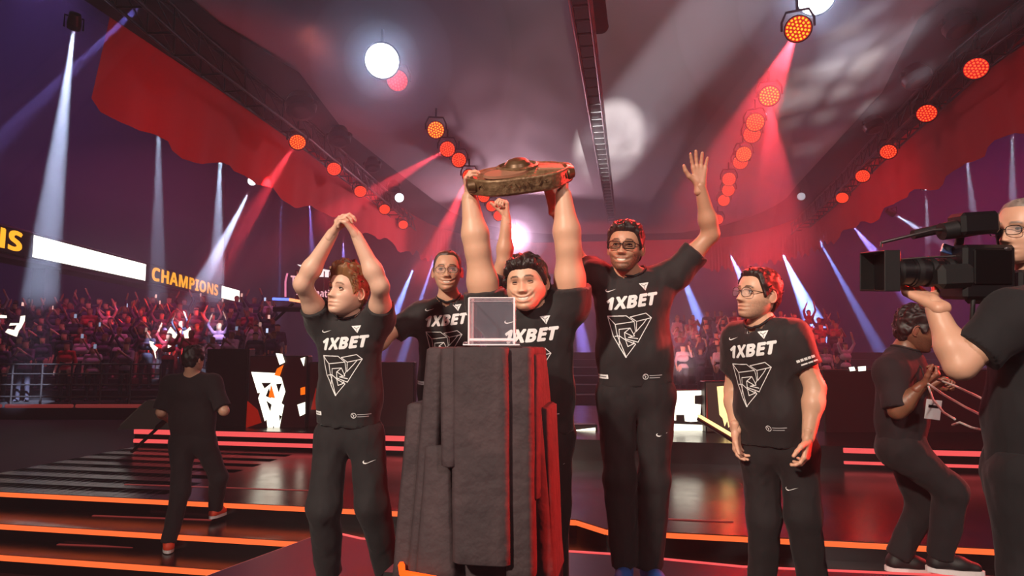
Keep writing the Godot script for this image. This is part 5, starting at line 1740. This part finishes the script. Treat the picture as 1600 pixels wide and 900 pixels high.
# ------------------------------------------------------------------ crowd
func spectator(pose: int, shirt: Color, skin: Color, hair: Color) -> ArrayMesh:
	var f := Field.new()
	f.k = 0.05; f.kg = 0.04
	f.cap(Vector3(-0.07, 0.95, 0), Vector3(0.07, 0.95, 0), 0.11, 0.11)
	f.cap(Vector3(-0.09, 1.25, 0), Vector3(0.09, 1.25, 0), 0.115, 0.115)
	f.cap(Vector3(-0.17, 1.42, 0), Vector3(0.17, 1.42, 0), 0.06, 0.06)
	f.cap(Vector3(0, 1.4, 0), Vector3(0, 1.55, 0.01), 0.055, 0.05)
	f.cap(Vector3(0, 1.57, 0.02), Vector3(0, 1.64, 0.0), 0.075, 0.092)
	var wr := [[Vector3(-0.26, 0.88, 0.08), Vector3(0.26, 0.88, 0.08)], [Vector3(-0.22, 1.92, 0.1), Vector3(0.2, 1.98, 0.1)], [Vector3(-0.03, 1.42, 0.34), Vector3(0.05, 1.44, 0.34)], [Vector3(-0.25, 0.92, 0.1), Vector3(0.12, 1.62, 0.36)]]
	var el := [[Vector3(-0.26, 1.15, -0.02), Vector3(0.26, 1.15, -0.02)], [Vector3(-0.33, 1.66, 0.06), Vector3(0.32, 1.68, 0.06)], [Vector3(-0.26, 1.2, 0.14), Vector3(0.26, 1.2, 0.14)], [Vector3(-0.26, 1.16, 0), Vector3(0.25, 1.32, 0.2)]]
	for s in 2:
		var sh := Vector3([-0.19, 0.19][s], 1.42, 0)
		f.cap(sh, el[pose][s], 0.058, 0.046, s + 1)
		f.cap(el[pose][s], wr[pose][s], 0.042, 0.032, s + 1)
		f.cap(wr[pose][s], wr[pose][s] + (wr[pose][s] - el[pose][s]).normalized() * 0.1, 0.036, 0.03, s + 1)
		f.cap(Vector3([-0.09, 0.09][s], 0.9, 0), Vector3([-0.11, 0.11][s], 0.48, 0.02), 0.09, 0.065, s + 3)
		f.cap(Vector3([-0.11, 0.11][s], 0.48, 0.02), Vector3([-0.12, 0.12][s], 0.06, 0), 0.062, 0.05, s + 3)
		f.cap(Vector3([-0.12, 0.12][s], 0.045, 0), Vector3([-0.13, 0.13][s], 0.045, 0.13), 0.045, 0.04, s + 3)
	var g := Geo.new()
	f.into(g, 0.034)
	for k in g.v.size():
		var p := g.v[k]
		var c := shirt
		if p.y > 1.49 and absf(p.x) < 0.12 and p.z < 0.14:
			c = hair if p.y > 1.67 or (p.z < 0.01 and p.y > 1.56) else skin
		elif p.distance_to(wr[pose][0]) < 0.17 or p.distance_to(wr[pose][1]) < 0.17:
			c = skin
		elif p.y < 0.92:
			c = lin(40, 34, 48)
		g.c[k] = c
	return g.mesh()

func crowd() -> void:
	var rng := RandomNumberGenerator.new()
	rng.seed = 4
	var shirts := [lin(70, 50, 85), lin(150, 40, 55), lin(45, 40, 60), lin(190, 165, 170), lin(95, 60, 90)]
	var skins := [lin(205, 150, 125), lin(150, 105, 85)]
	var hairs := [lin(40, 28, 26), lin(95, 65, 45)]
	var ranks := "first second third fourth fifth sixth seventh eighth ninth tenth eleventh twelfth thirteenth fourteenth fifteenth sixteenth seventeenth eighteenth nineteenth twentieth twenty-first twenty-second twenty-third twenty-fourth twenty-fifth".split(" ")
	var held := []
	var kinds := []
	var poses := ["hands down", "both arms raised", "clapping", "one hand raised"]
	var tints := ["plum", "dark red", "navy", "pale", "violet"]
	for s in shirts.size():
		for p in 4:
			kinds.append(spectator(p, shirts[s], skins[(s + p) % 2], hairs[(s * 3 + p) % 2]))
	var m := mat(Color.WHITE, 0.85)
	m.vertex_color_use_as_albedo = true
	var fx := V(1, 0, 0)
	var fz := V(0, 0, 1); fz.y = 0; fz = fz.normalized()
	# terraces: one long step for each row of people
	for side in 2:
		for r in ([7, 6][side] as int):
			var y: float = [0.42, 0.35][side] + 0.29 * r
			var d: float = [18.4, 22.5][side] + 0.95 * r
			var l := P([-260, 690][side], 500, d); var q := P([430, 1640][side], 500, d)
			var c := (l + q) * 0.5
			c.y = y * 0.5
			var x := facing(c - fz * 0.55, fz)
			structure("terrace_step", Geo.new().box(x, Vector3((q - l).length(), y, 1.15)), M.seats, ["row %d of the terrace under the left-hand crowd" % (r + 1), "row %d of the terrace under the crowd behind the stage" % (r + 1)][side], "terrace")
	for side in 2:
		for r in ([7, 6][side] as int):
			var y: float = [0.42, 0.35][side] + 0.29 * r
			var d: float = [18.4, 22.5][side] + 0.95 * r + 0.45
			var px: float = [-30, 1035][side]
			var nth := 0
			while px < ([416, 1290][side] as float):
				px += 1000.0 * rng.randf_range(0.55, 0.74) / d
				if side == 1 and px > 1165 and px < 1250 and r < 4: continue
				if side == 0 and r == 0 and (absf(px - 104) < 26 or absf(px - 197) < 26 or px > 232): continue
				var p := P(px, 500, d + rng.randf_range(-0.15, 0.15))
				p.y = y
				var kind: int = rng.randi() % shirts.size() * 4 + [0, 0, 1, 2, 2, 3][rng.randi() % 6]
				nth += 1
				var o := put("spectator", kinds[kind], m)
				o.transform = Transform3D(Basis(Vector3.UP, deg_to_rad(STAGE_TURN) + rng.randf_range(-0.3, 0.5)) * Basis.from_scale(Vector3.ONE * rng.randf_range(0.92, 1.06)), p)
				if kind % 4 == 3 and side == 0: held.append([o.transform * Vector3(0.12, 1.72, 0.47), ranks[r], ranks[nth - 1]])
				if side == 0: tag(o, "spectator in %s top, %s, %s row of left crowd, %s from left" % [tints[kind / 4], poses[kind % 4], ranks[r], ranks[nth - 1]], "person", "crowd on the left-hand terrace")
				else: tag(o, "spectator in %s top, %s, %s row behind stage, %s from left" % [tints[kind / 4], poses[kind % 4], ranks[r], ranks[nth - 1]], "person", "crowd behind the stage")
	for q in [[104, 18.6, 0, lin(200, 25, 45), "spectator in a bright red top standing at the left barrier"], [197, 18.6, 2, lin(150, 125, 140), "spectator in a pale top clapping at the left barrier"]]:
		var p := P(q[0], 560, q[1]); p.y = 0.42
		var o := put("spectator", spectator(q[2], q[3], skins[0], hairs[0]), m)
		o.transform = Transform3D(Basis(Vector3.UP, deg_to_rad(STAGE_TURN)), p)
		tag(o, q[4], "person")
	# lit things held up in the crowd
	var wl := glow(Color(1.0, 0.93, 0.85), 1.6)
	var sg := [
		["white zigzag light sign held up in the crowd at the far left", 30, 508, 19.0, [[[8, 519], [12, 514], [22, 516], [26, 508], [14, 509], [16, 505], [30, 505], [32, 494], [38, 493], [37, 502], [32, 512], [28, 517], [25, 526], [14, 522]], [[0, 492], [9, 493], [9, 497], [0, 497]]]],
		["white fan-shaped light sign held up in the crowd beside the photographer", 280, 520, 20.0, [[[261, 520], [266, 511], [270, 516], [276, 523], [283, 515], [280, 525], [272, 529]], [[286, 518], [292, 515], [296, 511], [301, 524], [295, 531], [289, 530]]]],
		["small bright light sign below the fan-shaped one in the crowd", 243, 537, 18.9, [[[233, 533], [240, 535], [238, 538], [246, 544], [242, 550], [243, 560], [240, 548], [235, 541]], [[262, 539], [267, 541], [262, 544]]]]]
	for q in sg:
		var c := P(q[1], q[2], q[3])
		var o := thing("light_sign", c, q[0], "light sign")
		for s in q[4]:
			var pl := PackedVector2Array()
			for e in s: pl.append(Vector2(e[0] - q[1], q[2] - e[1]) * q[3] / F)
			obj("lit_shape", Geo.new().prism(Transform3D(look, Vector3.ZERO), pl, 0.04), wl, o)
	for q in held:
		var o := obj("phone", Geo.new().box(Transform3D(Basis(Vector3.UP, rng.randf_range(-0.6, 0.8)), Vector3.ZERO), Vector3(0.075, 0.13, 0.012), 0.003), glow([Color(0.8, 0.85, 1.0), Color(1, 0.75, 0.7)][rng.randi() % 2], rng.randf_range(0.3, 1.3)))
		o.position = q[0]
		tag(o, "tiny lit phone held up by the %s spectator from left in the %s crowd row" % [q[2], q[1]], "phone", "lit phones in the crowd")
	# barrier
	var a := P(-120, 600, 17.9); var b := P(250, 600, 17.9)
	a.y = 0.0; b.y = 0.0
	var o := thing("crowd_barrier", a, "steel rail barrier with a pale lit foot in front of the left-hand crowd", "barrier")
	var u := (b - a).normalized(); var L := (b - a).length()
	obj("plinth", Geo.new().box(facing(u * L * 0.5 + Vector3(0, 0.16, 0), fz), Vector3(L, 0.32, 0.25), 0.01), M.riser, o)
	for y in [0.62, 0.95, 1.25, 1.52]: obj("rail", Geo.new().tube([Vector3(0, y, 0), u * L + Vector3(0, y, 0)], 0.022, 6), M.steel, o)
	for k in 9: obj("post", Geo.new().tube([u * L * k / 8.0 + Vector3(0, 0.3, 0), u * L * k / 8.0 + Vector3(0, 1.54, 0)], 0.028, 6), M.steel, o)
	for s in [[0.0, 0.345], [0.365, 0.645], [0.66, 1.0]]:
		obj("lamp_strip", Geo.new().tube([u * L * s[0] + Vector3(0, 0.37, 0) + fz * 0.08, u * L * s[1] + Vector3(0, 0.37, 0) + fz * 0.08], 0.05, 6), M.led_dim, o)

# ------------------------------------------------------------------ the team
func players() -> void:
	var fair := lin(222, 176, 152); var light := lin(218, 168, 140); var tan_ := lin(192, 140, 112)
	var G := "players in black team kit"
	person("young player with swept light brown hair, hands clasped overhead, left of the pedestal", G, {
		"at": Vector3(P(556, 895, 3.3).x, 0.72, P(556, 895, 3.3).z), "neck": P(547, 505, 3.31), "head": P(543, 457, 3.25), "look": V(-0.52, 0.20, 0.82), "roll": 0.02,
		"sh": [P(503, 505, 3.33), P(594, 500, 3.29)], "el": [P(473, 444, 3.14), P(594, 447, 3.12)], "wr": [P(520, 364, 3.10), P(557, 368, 3.10)],
		"hip": [P(519, 682, 3.33), P(574, 680, 3.31)], "kn": [P(507, 795, 3.22), P(582, 790, 3.24)], "an": [P(514, 893, 3.32), P(606, 890, 3.32)], "hem": P(542, 662, 3.31),
		"arm": 1.03, "bulk": 0.88, "seed": 11, "jersey": true, "print": 0.97, "shift": -0.005, "sleeve": 0.45, "hs": 1.07, "leg": 0.084,
		"hands": [{"dir": V(0.55, 0.8, 0.1), "palm": V(0.8, -0.45, -0.1), "thumb": 1, "curl": [0.5, 0.55, 0.6, 0.6]}, {"dir": V(-0.55, 0.8, 0.15), "palm": V(-0.8, -0.5, -0.1), "thumb": -1, "curl": [0.55, 0.6, 0.6, 0.65]}],
		"face": {"skin": fair, "hair_color": lin(122, 84, 52), "brow": lin(96, 62, 40), "front": 0.070, "top": 0.022, "side": 0.006, "quiff": 0.016, "rough": 0.35, "curl": 45.0, "sweep": 0.4, "flow_x": 0.8, "flow_z": 0.3, "mess": 0.25, "locks": 260, "lock": 0.026, "seed": 5, "smile": 0.12, "eye": 0.42, "gaze": Vector2(-0.2, 0.1)}})
	person("bespectacled player with cropped hair smiling behind the pedestal, one fist raised", G, {
		"at": Vector3(P(705, 850, 3.85).x, 0.72, P(705, 850, 3.85).z), "neck": P(702, 472, 3.82), "head": P(699, 425, 3.76), "look": V(0.06, 0.10, 1.0),
		"sh": [P(654, 494, 3.83), P(750, 484, 3.82)], "el": [P(606, 522, 3.72), P(788, 410, 3.72)], "wr": [P(572, 560, 3.62), P(791, 340, 3.70)],
		"hip": [P(674, 665, 3.87), P(732, 663, 3.87)], "kn": [P(672, 755, 3.82), P(736, 755, 3.82)], "an": [P(672, 845, 3.87), P(738, 845, 3.87)], "hem": P(702, 636, 3.86),
		"arm": 1.05, "seed": 12, "jersey": true, "print": 1.0, "shift": -0.02, "sleeve": 0.8, "hs": 1.05,
		"hands": [null, {"dir": V(-0.12, 1.0, 0.1), "palm": V(-0.9, 0.0, 0.45), "thumb": -1, "curl": [0.75, 0.9, 0.95, 0.95], "thumb_dir": Vector3(0.5, 0.8, 0.6), "thumb_tip": Vector3(0.1, 0.8, 0.8)}],
		"face": {"skin": light, "hair_color": lin(70, 45, 34), "front": 0.086, "top": 0.008, "side": 0.003, "rough": 0.2, "locks": 120, "lock": 0.010, "seed": 8, "smile": 0.75, "teeth": true, "eye": 0.35, "beard": 0.14, "glasses": {"w": 0.026, "h": 0.018, "sq": 0.7, "t": 0.0012, "m": M.frame_wire}}})
	person("grinning player with tousled black hair holding the bronze trophy overhead", G, {
		"at": Vector3(P(830, 905, 3.1).x, 0.72, P(830, 905, 3.1).z), "neck": P(830, 487, 3.07), "head": P(823, 444, 2.98), "look": V(-0.26, 0.04, 1.0), "roll": -0.10,
		"sh": [P(760, 480, 3.07), P(892, 474, 3.05)], "el": [P(746, 390, 3.02), P(888, 386, 3.0)], "wr": [P(734, 310, 3.02), P(880, 304, 3.0)],
		"hip": [P(792, 682, 3.12), P(862, 682, 3.12)], "kn": [P(792, 790, 3.07), P(864, 790, 3.07)], "an": [P(793, 905, 3.12), P(868, 905, 3.12)], "hem": P(832, 668, 3.11),
		"arm": 1.42, "bulk": 1.12, "seed": 13, "jersey": true, "print": 1.0, "shift": -0.01, "sleeve": 0.30, "hs": 1.09, "hand": 1.05,
		"hands": [{"dir": V(-0.10, 1.0, 0.0), "palm": V(0.9, 0.25, -0.3), "thumb": 1, "curl": [0.45, 0.5, 0.5, 0.55]}, {"dir": V(0.10, 1.0, 0.0), "palm": V(-0.9, 0.25, -0.25), "thumb": -1, "curl": [0.45, 0.5, 0.5, 0.5]}],
		"face": {"skin": light, "hair_color": lin(38, 24, 22), "front": 0.060, "fat": 0.16, "top": 0.020, "side": 0.016, "rough": 0.30, "curl": 45.0, "mess": 0.45, "locks": 420, "lock": 0.020, "lift": 0.02, "flow_x": 0.5, "seed": 17, "smile": 1.0, "teeth": true, "eye": 0.26, "nose": 0.85}})
	person("tall bearded player in dark glasses waving one open hand, right of the trophy holder", G, {
		"at": Vector3(P(996, 900, 3.25).x, 0.72, P(996, 900, 3.25).z), "neck": P(987, 440, 3.26), "head": P(977, 388, 3.2), "look": V(-0.36, 0.10, 1.0), "roll": 0.05,
		"sh": [P(934, 432, 3.28), P(1056, 428, 3.26)], "el": [P(905, 408, 3.44), P(1111, 366, 3.22)], "wr": [P(865, 322, 3.26), P(1094, 290, 3.16)],
		"hip": [P(962, 618, 3.28), P(1024, 616, 3.27)], "kn": [P(968, 745, 3.22), P(1022, 745, 3.22)], "an": [P(975, 880, 3.26), P(1016, 882, 3.25)], "hem": P(994, 599, 3.27),
		"arm": 1.0, "seed": 14, "jersey": true, "print": 1.0, "shift": -0.03, "sleeve": 0.58, "hs": 1.06, "logo_at": 0.44, "logo_x": 0.02,
		"hands": [{"dir": V(-0.12, 1.0, 0.0), "palm": V(0.1, 0.0, 1.0), "thumb": 1, "curl": [0.12, 0.1, 0.1, 0.12]}, {"dir": V(-0.06, 1.0, 0.05), "palm": V(0.0, 0.0, 1.0), "thumb": -1, "curl": [0.05, 0.03, 0.04, 0.06], "spread": 0.22, "thumb_dir": Vector3(0.75, 0.6, 0.1), "thumb_tip": Vector3(0.3, 1.0, 0.1)}],
		"shoes": M.shoe_blue, "toe": [V(-0.2, 0, 1), V(0.15, 0, 1)],
		"face": {"skin": tan_, "hair_color": lin(34, 22, 20), "front": 0.070, "top": 0.022, "side": 0.009, "rough": 0.22, "curl": 50.0, "mess": 0.3, "locks": 260, "lock": 0.012, "lift": 0.2, "seed": 23, "smile": 0.7, "teeth": true, "eye": 0.4, "beard": 0.82, "glasses": {"w": 0.027, "h": 0.017, "sq": 0.5, "t": 0.0024, "m": M.frame_black, "pane": M.dark_lens}}})
	person("player with thin-rimmed glasses turned in profile, arms hanging, at the right of the team", G, {
		"at": Vector3(P(1232, 915, 3.12).x, 0.72, P(1232, 915, 3.12).z), "neck": P(1190, 512, 3.13), "head": P(1184, 461, 3.1), "look": V(-0.92, 0.14, 0.38), "roll": 0.03,
		"sh": [P(1154, 527, 3.24), P(1238, 526, 3.02)], "el": [P(1146, 610, 3.30), P(1274, 606, 2.96)], "wr": [P(1150, 672, 3.16), P(1263, 684, 2.90)],
		"hip": [P(1186, 706, 3.2), P(1248, 704, 3.06)], "kn": [P(1195, 810, 3.16), P(1254, 805, 3.02)], "an": [P(1190, 915, 3.2), P(1272, 915, 3.06)], "hem": P(1212, 690, 3.12),
		"arm": 1.08, "bulk": 0.93, "seed": 15, "jersey": true, "print": 0.98, "shift": -0.02, "sleeve": 0.62, "hs": 1.06, "belly": 0.03, "sleeve_text": V(-0.2, 0.15, 1.0), "logo_at": 0.52, "logo_x": 0.0,
		"hands": [{"dir": V(0.05, -1.0, 0.1), "palm": V(0.75, 0.0, 0.65), "thumb": 1, "curl": [0.3, 0.35, 0.4, 0.4]}, {"dir": V(-0.20, -1.0, 0.12), "palm": V(-0.75, 0.0, -0.65), "thumb": -1, "curl": [0.3, 0.38, 0.42, 0.45], "spread": 0.2, "thumb_dir": Vector3(0.85, 0.5, 0.2)}],
		"face": {"skin": light, "hair_color": lin(36, 24, 22), "front": 0.078, "top": 0.016, "side": 0.011, "rough": 0.18, "curl": 40.0, "mess": 0.25, "locks": 260, "lock": 0.018, "seed": 29, "smile": 0.15, "eye": 0.5, "beard": 0.38, "nose": 1.25, "glasses": {"w": 0.026, "h": 0.021, "sq": 0.8, "t": 0.0016, "m": M.frame_wire}}})

func crew() -> void:
	var G := "camera crew in black"
	var fair := lin(205, 155, 130); var dark := lin(120, 78, 58)
	# operator at the right edge with the shoulder camera
	person("grey-haired camera operator in black at the right edge, shouldering the video camera", G, {
		"at": Vector3(P(1600, 900, 2.34).x, 0.72, P(1600, 900, 2.34).z), "neck": P(1618, 462, 2.3), "head": P(1604, 362, 2.28), "look": V(-1.0, 0.0, 0.22),
		"sh": [P(1592, 492, 2.46), P(1586, 492, 2.14)], "el": [P(1570, 575, 2.52), P(1500, 572, 2.16)], "wr": [P(1545, 500, 2.44), P(1458, 474, 2.25)],
		"hip": [P(1604, 745, 2.46), P(1606, 745, 2.2)], "kn": [P(1600, 900, 2.46), P(1604, 900, 2.2)], "an": [P(1604, 1040, 2.46), P(1606, 1040, 2.2)], "hem": P(1604, 720, 2.32),
		"arm": 1.12, "bulk": 1.2, "hand": 1.12, "seed": 31, "sleeve": 0.72, "cloth": M.black_cloth, "pants": M.black_cloth,
		"hands": [null, {"dir": V(-0.25, 0.45, -0.8), "palm": V(0.0, 0.85, 0.5), "thumb": 1, "curl": [0.3, 0.35, 0.35, 0.4], "thumb_dir": Vector3(0.7, 0.5, 0.1)}],
		"face": {"skin": fair, "hair_color": lin(120, 105, 98), "front": 0.085, "top": 0.006, "side": 0.004, "rough": 0.2, "locks": 80, "lock": 0.008, "seed": 33, "eye": 0.35, "beard": 0.1, "fat": 0.05, "glasses": {"w": 0.025, "h": 0.016, "sq": 0.7, "t": 0.0014, "m": M.frame_black}}})
	video_camera()
	person("stooping man in dark clothes paying out cables beside the camera operator", G, {
		"at": Vector3(P(1440, 890, 3.5).x, 0.72, P(1440, 890, 3.5).z), "neck": P(1410, 553, 3.5), "head": P(1432, 515, 3.46), "look": V(0.9, -0.22, 0.42),
		"sh": [P(1392, 582, 3.36), P(1418, 578, 3.64)], "el": [P(1402, 642, 3.28), P(1432, 634, 3.62)], "wr": [P(1440, 603, 3.22), P(1452, 604, 3.5)],
		"hip": [P(1404, 700, 3.42), P(1412, 696, 3.6)], "kn": [P(1486, 766, 3.36), P(1442, 790, 3.6)], "an": [P(1470, 866, 3.42), P(1404, 866, 3.62)], "hem": P(1410, 690, 3.5),
		"arm": 1.0, "bulk": 1.02, "seed": 37, "sleeve": 0.95, "cloth": M.dim_cloth, "pants": M.black_cloth, "shoes": M.shoe_black, "toe": [V(0.9, 0, 0.3), V(0.9, 0, 0.2)],
		"hands": [{"dir": V(0.5, 0.5, 0.2), "palm": V(-0.4, 0.5, -0.5), "thumb": 1, "curl": [0.7, 0.75, 0.8, 0.8]}, {"dir": V(0.6, 0.3, 0.2), "palm": V(0.2, -0.6, 0.6), "thumb": 1, "curl": [0.7, 0.75, 0.8, 0.8]}],
		"face": {"skin": dark, "hair_color": lin(26, 18, 18), "front": 0.066, "top": 0.024, "side": 0.012, "rough": 0.5, "locks": 220, "lock": 0.02, "seed": 39, "eye": 0.4, "beard": 0.5}})
	var a := P(1448, 598, 3.2)
	var o := thing("cable", a, "pale looped cables in the stooping man's hands", "cable")
	var C := func(px: float, py: float, d: float) -> Vector3: return P(px, py, d) - a
	for q in [[[1448, 598, 3.2], [1475, 617, 3.0], [1510, 637, 2.8], [1540, 652, 2.6]], [[1450, 602, 3.2], [1458, 625, 3.1], [1475, 645, 3.0], [1492, 655, 2.9]], [[1462, 592, 3.3], [1490, 602, 3.1], [1520, 616, 2.9], [1545, 628, 2.7]], [[1488, 664, 3.0], [1500, 660, 2.95], [1518, 668, 2.9], [1535, 672, 2.8]]]:
		var pts := []
		for e in q: pts.append(C.call(e[0], e[1], e[2]))
		obj("strand", Geo.new().tube(pts, 0.0055, 6), M.cable_pale, o)
	var bp := P(1458, 640, 3.2)
	o = thing("badge", bp, "white pass hanging on a lanyard from the stooping man's neck", "badge")
	obj("card", Geo.new().box(Transform3D(Basis(look) * Basis(Vector3(0, 0, 1), -0.12), Vector3.ZERO), Vector3(0.078, 0.098, 0.004), 0.001), M.print_white, o)
	obj("printing", Geo.new().box(Transform3D(Basis(look) * Basis(Vector3(0, 0, 1), -0.12), V(0, 0.016, 0.003)), Vector3(0.05, 0.014, 0.002)), M.dark_panel, o)
	obj("lanyard", Geo.new().tube([V(0, 0.05, 0), P(1452, 612, 3.28) - bp, P(1440, 575, 3.36) - bp, P(1424, 553, 3.42) - bp], 0.005, 6), M.rubber, o)
	# photographer walking up the steps, seen from behind
	person("photographer in dark clothes walking up the stage steps at the left, seen from behind", G, {
		"at": Vector3(P(300, 830, 6.0).x, 0.155, P(300, 830, 6.0).z), "neck": P(300, 588, 6.02), "head": P(303, 562, 5.98), "look": V(0.35, -0.15, -1.0),
		"sh": [P(332, 598, 5.98), P(266, 600, 6.02)], "el": [P(350, 642, 5.9), P(252, 644, 5.96)], "wr": [P(336, 620, 6.2), P(258, 652, 6.16)],
		"hip": [P(318, 690, 6.0), P(285, 692, 6.0)], "kn": [P(342, 745, 6.05), P(282, 770, 5.80)], "an": [P(337, 793, 6.15), P(264, 845, 5.68)], "hem": P(303, 688, 6.0),
		"arm": 1.05, "bulk": 1.1, "seed": 41, "sleeve": 0.9, "cloth": M.black_cloth, "pants": M.black_cloth, "shoes": M.shoe_orange, "toe": [V(0.25, 0, -1), V(-0.5, 0, -0.9)],
		"hands": [null, {"dir": V(-0.1, -0.3, -1), "palm": V(0.8, 0.2, 0), "thumb": 1, "curl": [0.7, 0.75, 0.8, 0.8]}],
		"face": {"skin": fair, "hair_color": lin(30, 22, 22), "front": 0.07, "top": 0.022, "side": 0.014, "rough": 0.4, "locks": 160, "lock": 0.02, "seed": 43, "fine": false}})
	var mp := P(259, 655, 6.25)
	o = thing("camera_pole", mp, "dark pole slanting down from the photographer's left hand", "camera support")
	obj("pole", Geo.new().tube([Vector3(0.05, 0.06, -0.05), P(206, 706, 6.5) - mp], 0.016, 8), M.rubber, o)
	obj("grip", Geo.new().tube([Vector3(0.03, 0.035, -0.03), P(246, 668, 6.3) - mp], 0.026, 8), M.plastic, o)

func video_camera() -> void:
	var d := 2.3
	var c := P(1500, 425, d)
	var o := thing("video_camera", c, "large black broadcast camera with a square lens hood on the operator's shoulder", "video camera")
	var s := d / F
	var x := Transform3D(look, Vector3.ZERO)
	var B := func(px: float, py: float, z := 0.0) -> Vector3: return look * Vector3((px - 1500.0) * s, -(py - 425.0) * s, z)
	var lx := Transform3D(look * Basis(Vector3(0, 0, 1), PI * 0.5), Vector3.ZERO)     # y axis to the left
	var L := func(px0: float, prof: Array) -> Geo:
		var pr := []
		for q in prof: pr.append(Vector2(q[1] * s, (1500.0 - q[0]) * s))
		return Geo.new().lathe(Transform3D(lx.basis, B.call(1500, px0)), pr, 28)
	# hood: hollow square funnel
	var hood := Geo.new()
	for q in [[1, 0, 31], [-1, 0, -31], [0, 1, 0], [0, -1, 0]]:
		var ctr: Vector3 = B.call(1374, 424 - q[1] * 30.0, 0.0) + look * Vector3(0, 0, q[0] * 0.078)
		hood.box(Transform3D(look, ctr), Vector3(24 * s, (62 * s if q[1] == 0 else 0.006), (0.006 if q[1] == 0 else 0.16)), 0.002)
	obj("lens_hood", hood, M.rubber, o)
	obj("hood_back", Geo.new().box(Transform3D(look, B.call(1386, 424)), Vector3(0.01, 58 * s, 0.15), 0.003), M.plastic, o)
	obj("front_glass", L.call(424, [[1384, 0], [1384, 22], [1388, 25]]), M.wet_dark, o)
	obj("lens_barrel", L.call(425, [[1388, 22], [1392, 23], [1392, 21], [1420, 20.5], [1420, 22], [1440, 22], [1440, 20], [1468, 19], [1468, 21], [1488, 21], [1500, 18]]), M.plastic, o)
	for q in [1394, 1424, 1446, 1472]: obj("ring", L.call(425, [[q, 20], [q, 23.2], [q + 8, 23.2], [q + 8, 20]]), M.rubber, o)
	obj("handgrip", Geo.new().box(Transform3D(look * Basis(Vector3(0, 0, 1), 0.05), B.call(1474, 432, 0.055)), Vector3(0.13, 0.085, 0.06), 0.018), M.rubber, o)
	obj("body", Geo.new().box(Transform3D(look, B.call(1526, 426)), Vector3(80 * s, 84 * s, 0.14), 0.012), M.plastic, o)
	obj("side_panel", Geo.new().box(Transform3D(look, B.call(1528, 418, 0.071)), Vector3(58 * s, 54 * s, 0.012), 0.004), M.black_metal, o)
	obj("battery", Geo.new().box(Transform3D(look, B.call(1590, 444)), Vector3(32 * s, 44 * s, 0.12), 0.01), M.plastic, o)
	obj("shoulder_pad", Geo.new().box(Transform3D(look, B.call(1562, 468)), Vector3(80 * s, 14 * s, 0.12), 0.012), M.rubber, o)
	obj("badge", L.call(392, []) if false else Geo.new().ball(Transform3D(look * Basis.from_scale(Vector3(0.013, 0.008, 0.004)), B.call(1548, 391, 0.079)), 14), M.steel, o)
	var h := Geo.new()
	h.tube([B.call(1498, 384), B.call(1502, 360), B.call(1540, 358), B.call(1562, 362), B.call(1566, 386)], 0.016, 8)
	obj("handle", h, M.rubber, o)
	obj("viewfinder", Geo.new().box(Transform3D(look * Basis(Vector3(0, 0, 1), 0.06), B.call(1505, 352, 0.05)), Vector3(58 * s, 34 * s, 0.09), 0.012), M.plastic, o)
	obj("viewfinder_tube", Geo.new().tube([B.call(1456, 364, 0.05), B.call(1490, 358, 0.05), B.call(1536, 352, 0.05)], [0.03, 0.034, 0.03], 14), M.rubber, o)
	obj("microphone", Geo.new().tube([B.call(1440, 365, -0.05), B.call(1500, 352, -0.05), B.call(1520, 349, -0.05)], [0.017, 0.019, 0.019], 12), M.rubber, o)
	obj("arm_rod", Geo.new().tube([B.call(1362, 381, 0.06), B.call(1440, 362, 0.06), B.call(1472, 360, 0.05)], 0.006, 8), M.steel, o)
	obj("rod_tip", Geo.new().tube([B.call(1362, 379, 0.06), B.call(1362, 388, 0.06)], 0.004, 6), M.steel, o)
	obj("top_rail", Geo.new().tube([B.call(1390, 407, 0.02), B.call(1436, 403, 0.02), B.call(1500, 400, 0.02)], 0.004, 6), M.steel, o)
	obj("tally_lamp", Geo.new().ball(Transform3D(look * Basis.from_scale(Vector3(0.012, 0.006, 0.008)), B.call(1526, 336, 0.05)), 12), glow(Color(1.0, 0.12, 0.15), 0.8), o)
	obj("screen", Geo.new().box(Transform3D(look * Basis(Vector3(0, 0, 1), -0.3), B.call(1482, 390, 0.0)), Vector3(22 * s, 14 * s, 0.01), 0.002), mat(Color(0.20, 0.28, 0.45), 0.25), o)
	var cb := Geo.new()
	cb.tube([B.call(1505, 462, 0.05), B.call(1500, 500, 0.06), B.call(1508, 530, 0.04), B.call(1540, 545, 0.0)], 0.008, 8)
	cb.tube([B.call(1520, 464, 0.06), B.call(1512, 482, 0.08), B.call(1535, 498, 0.06), B.call(1560, 490, 0.02)], 0.006, 8)
	obj("cable", cb, M.rubber, o)
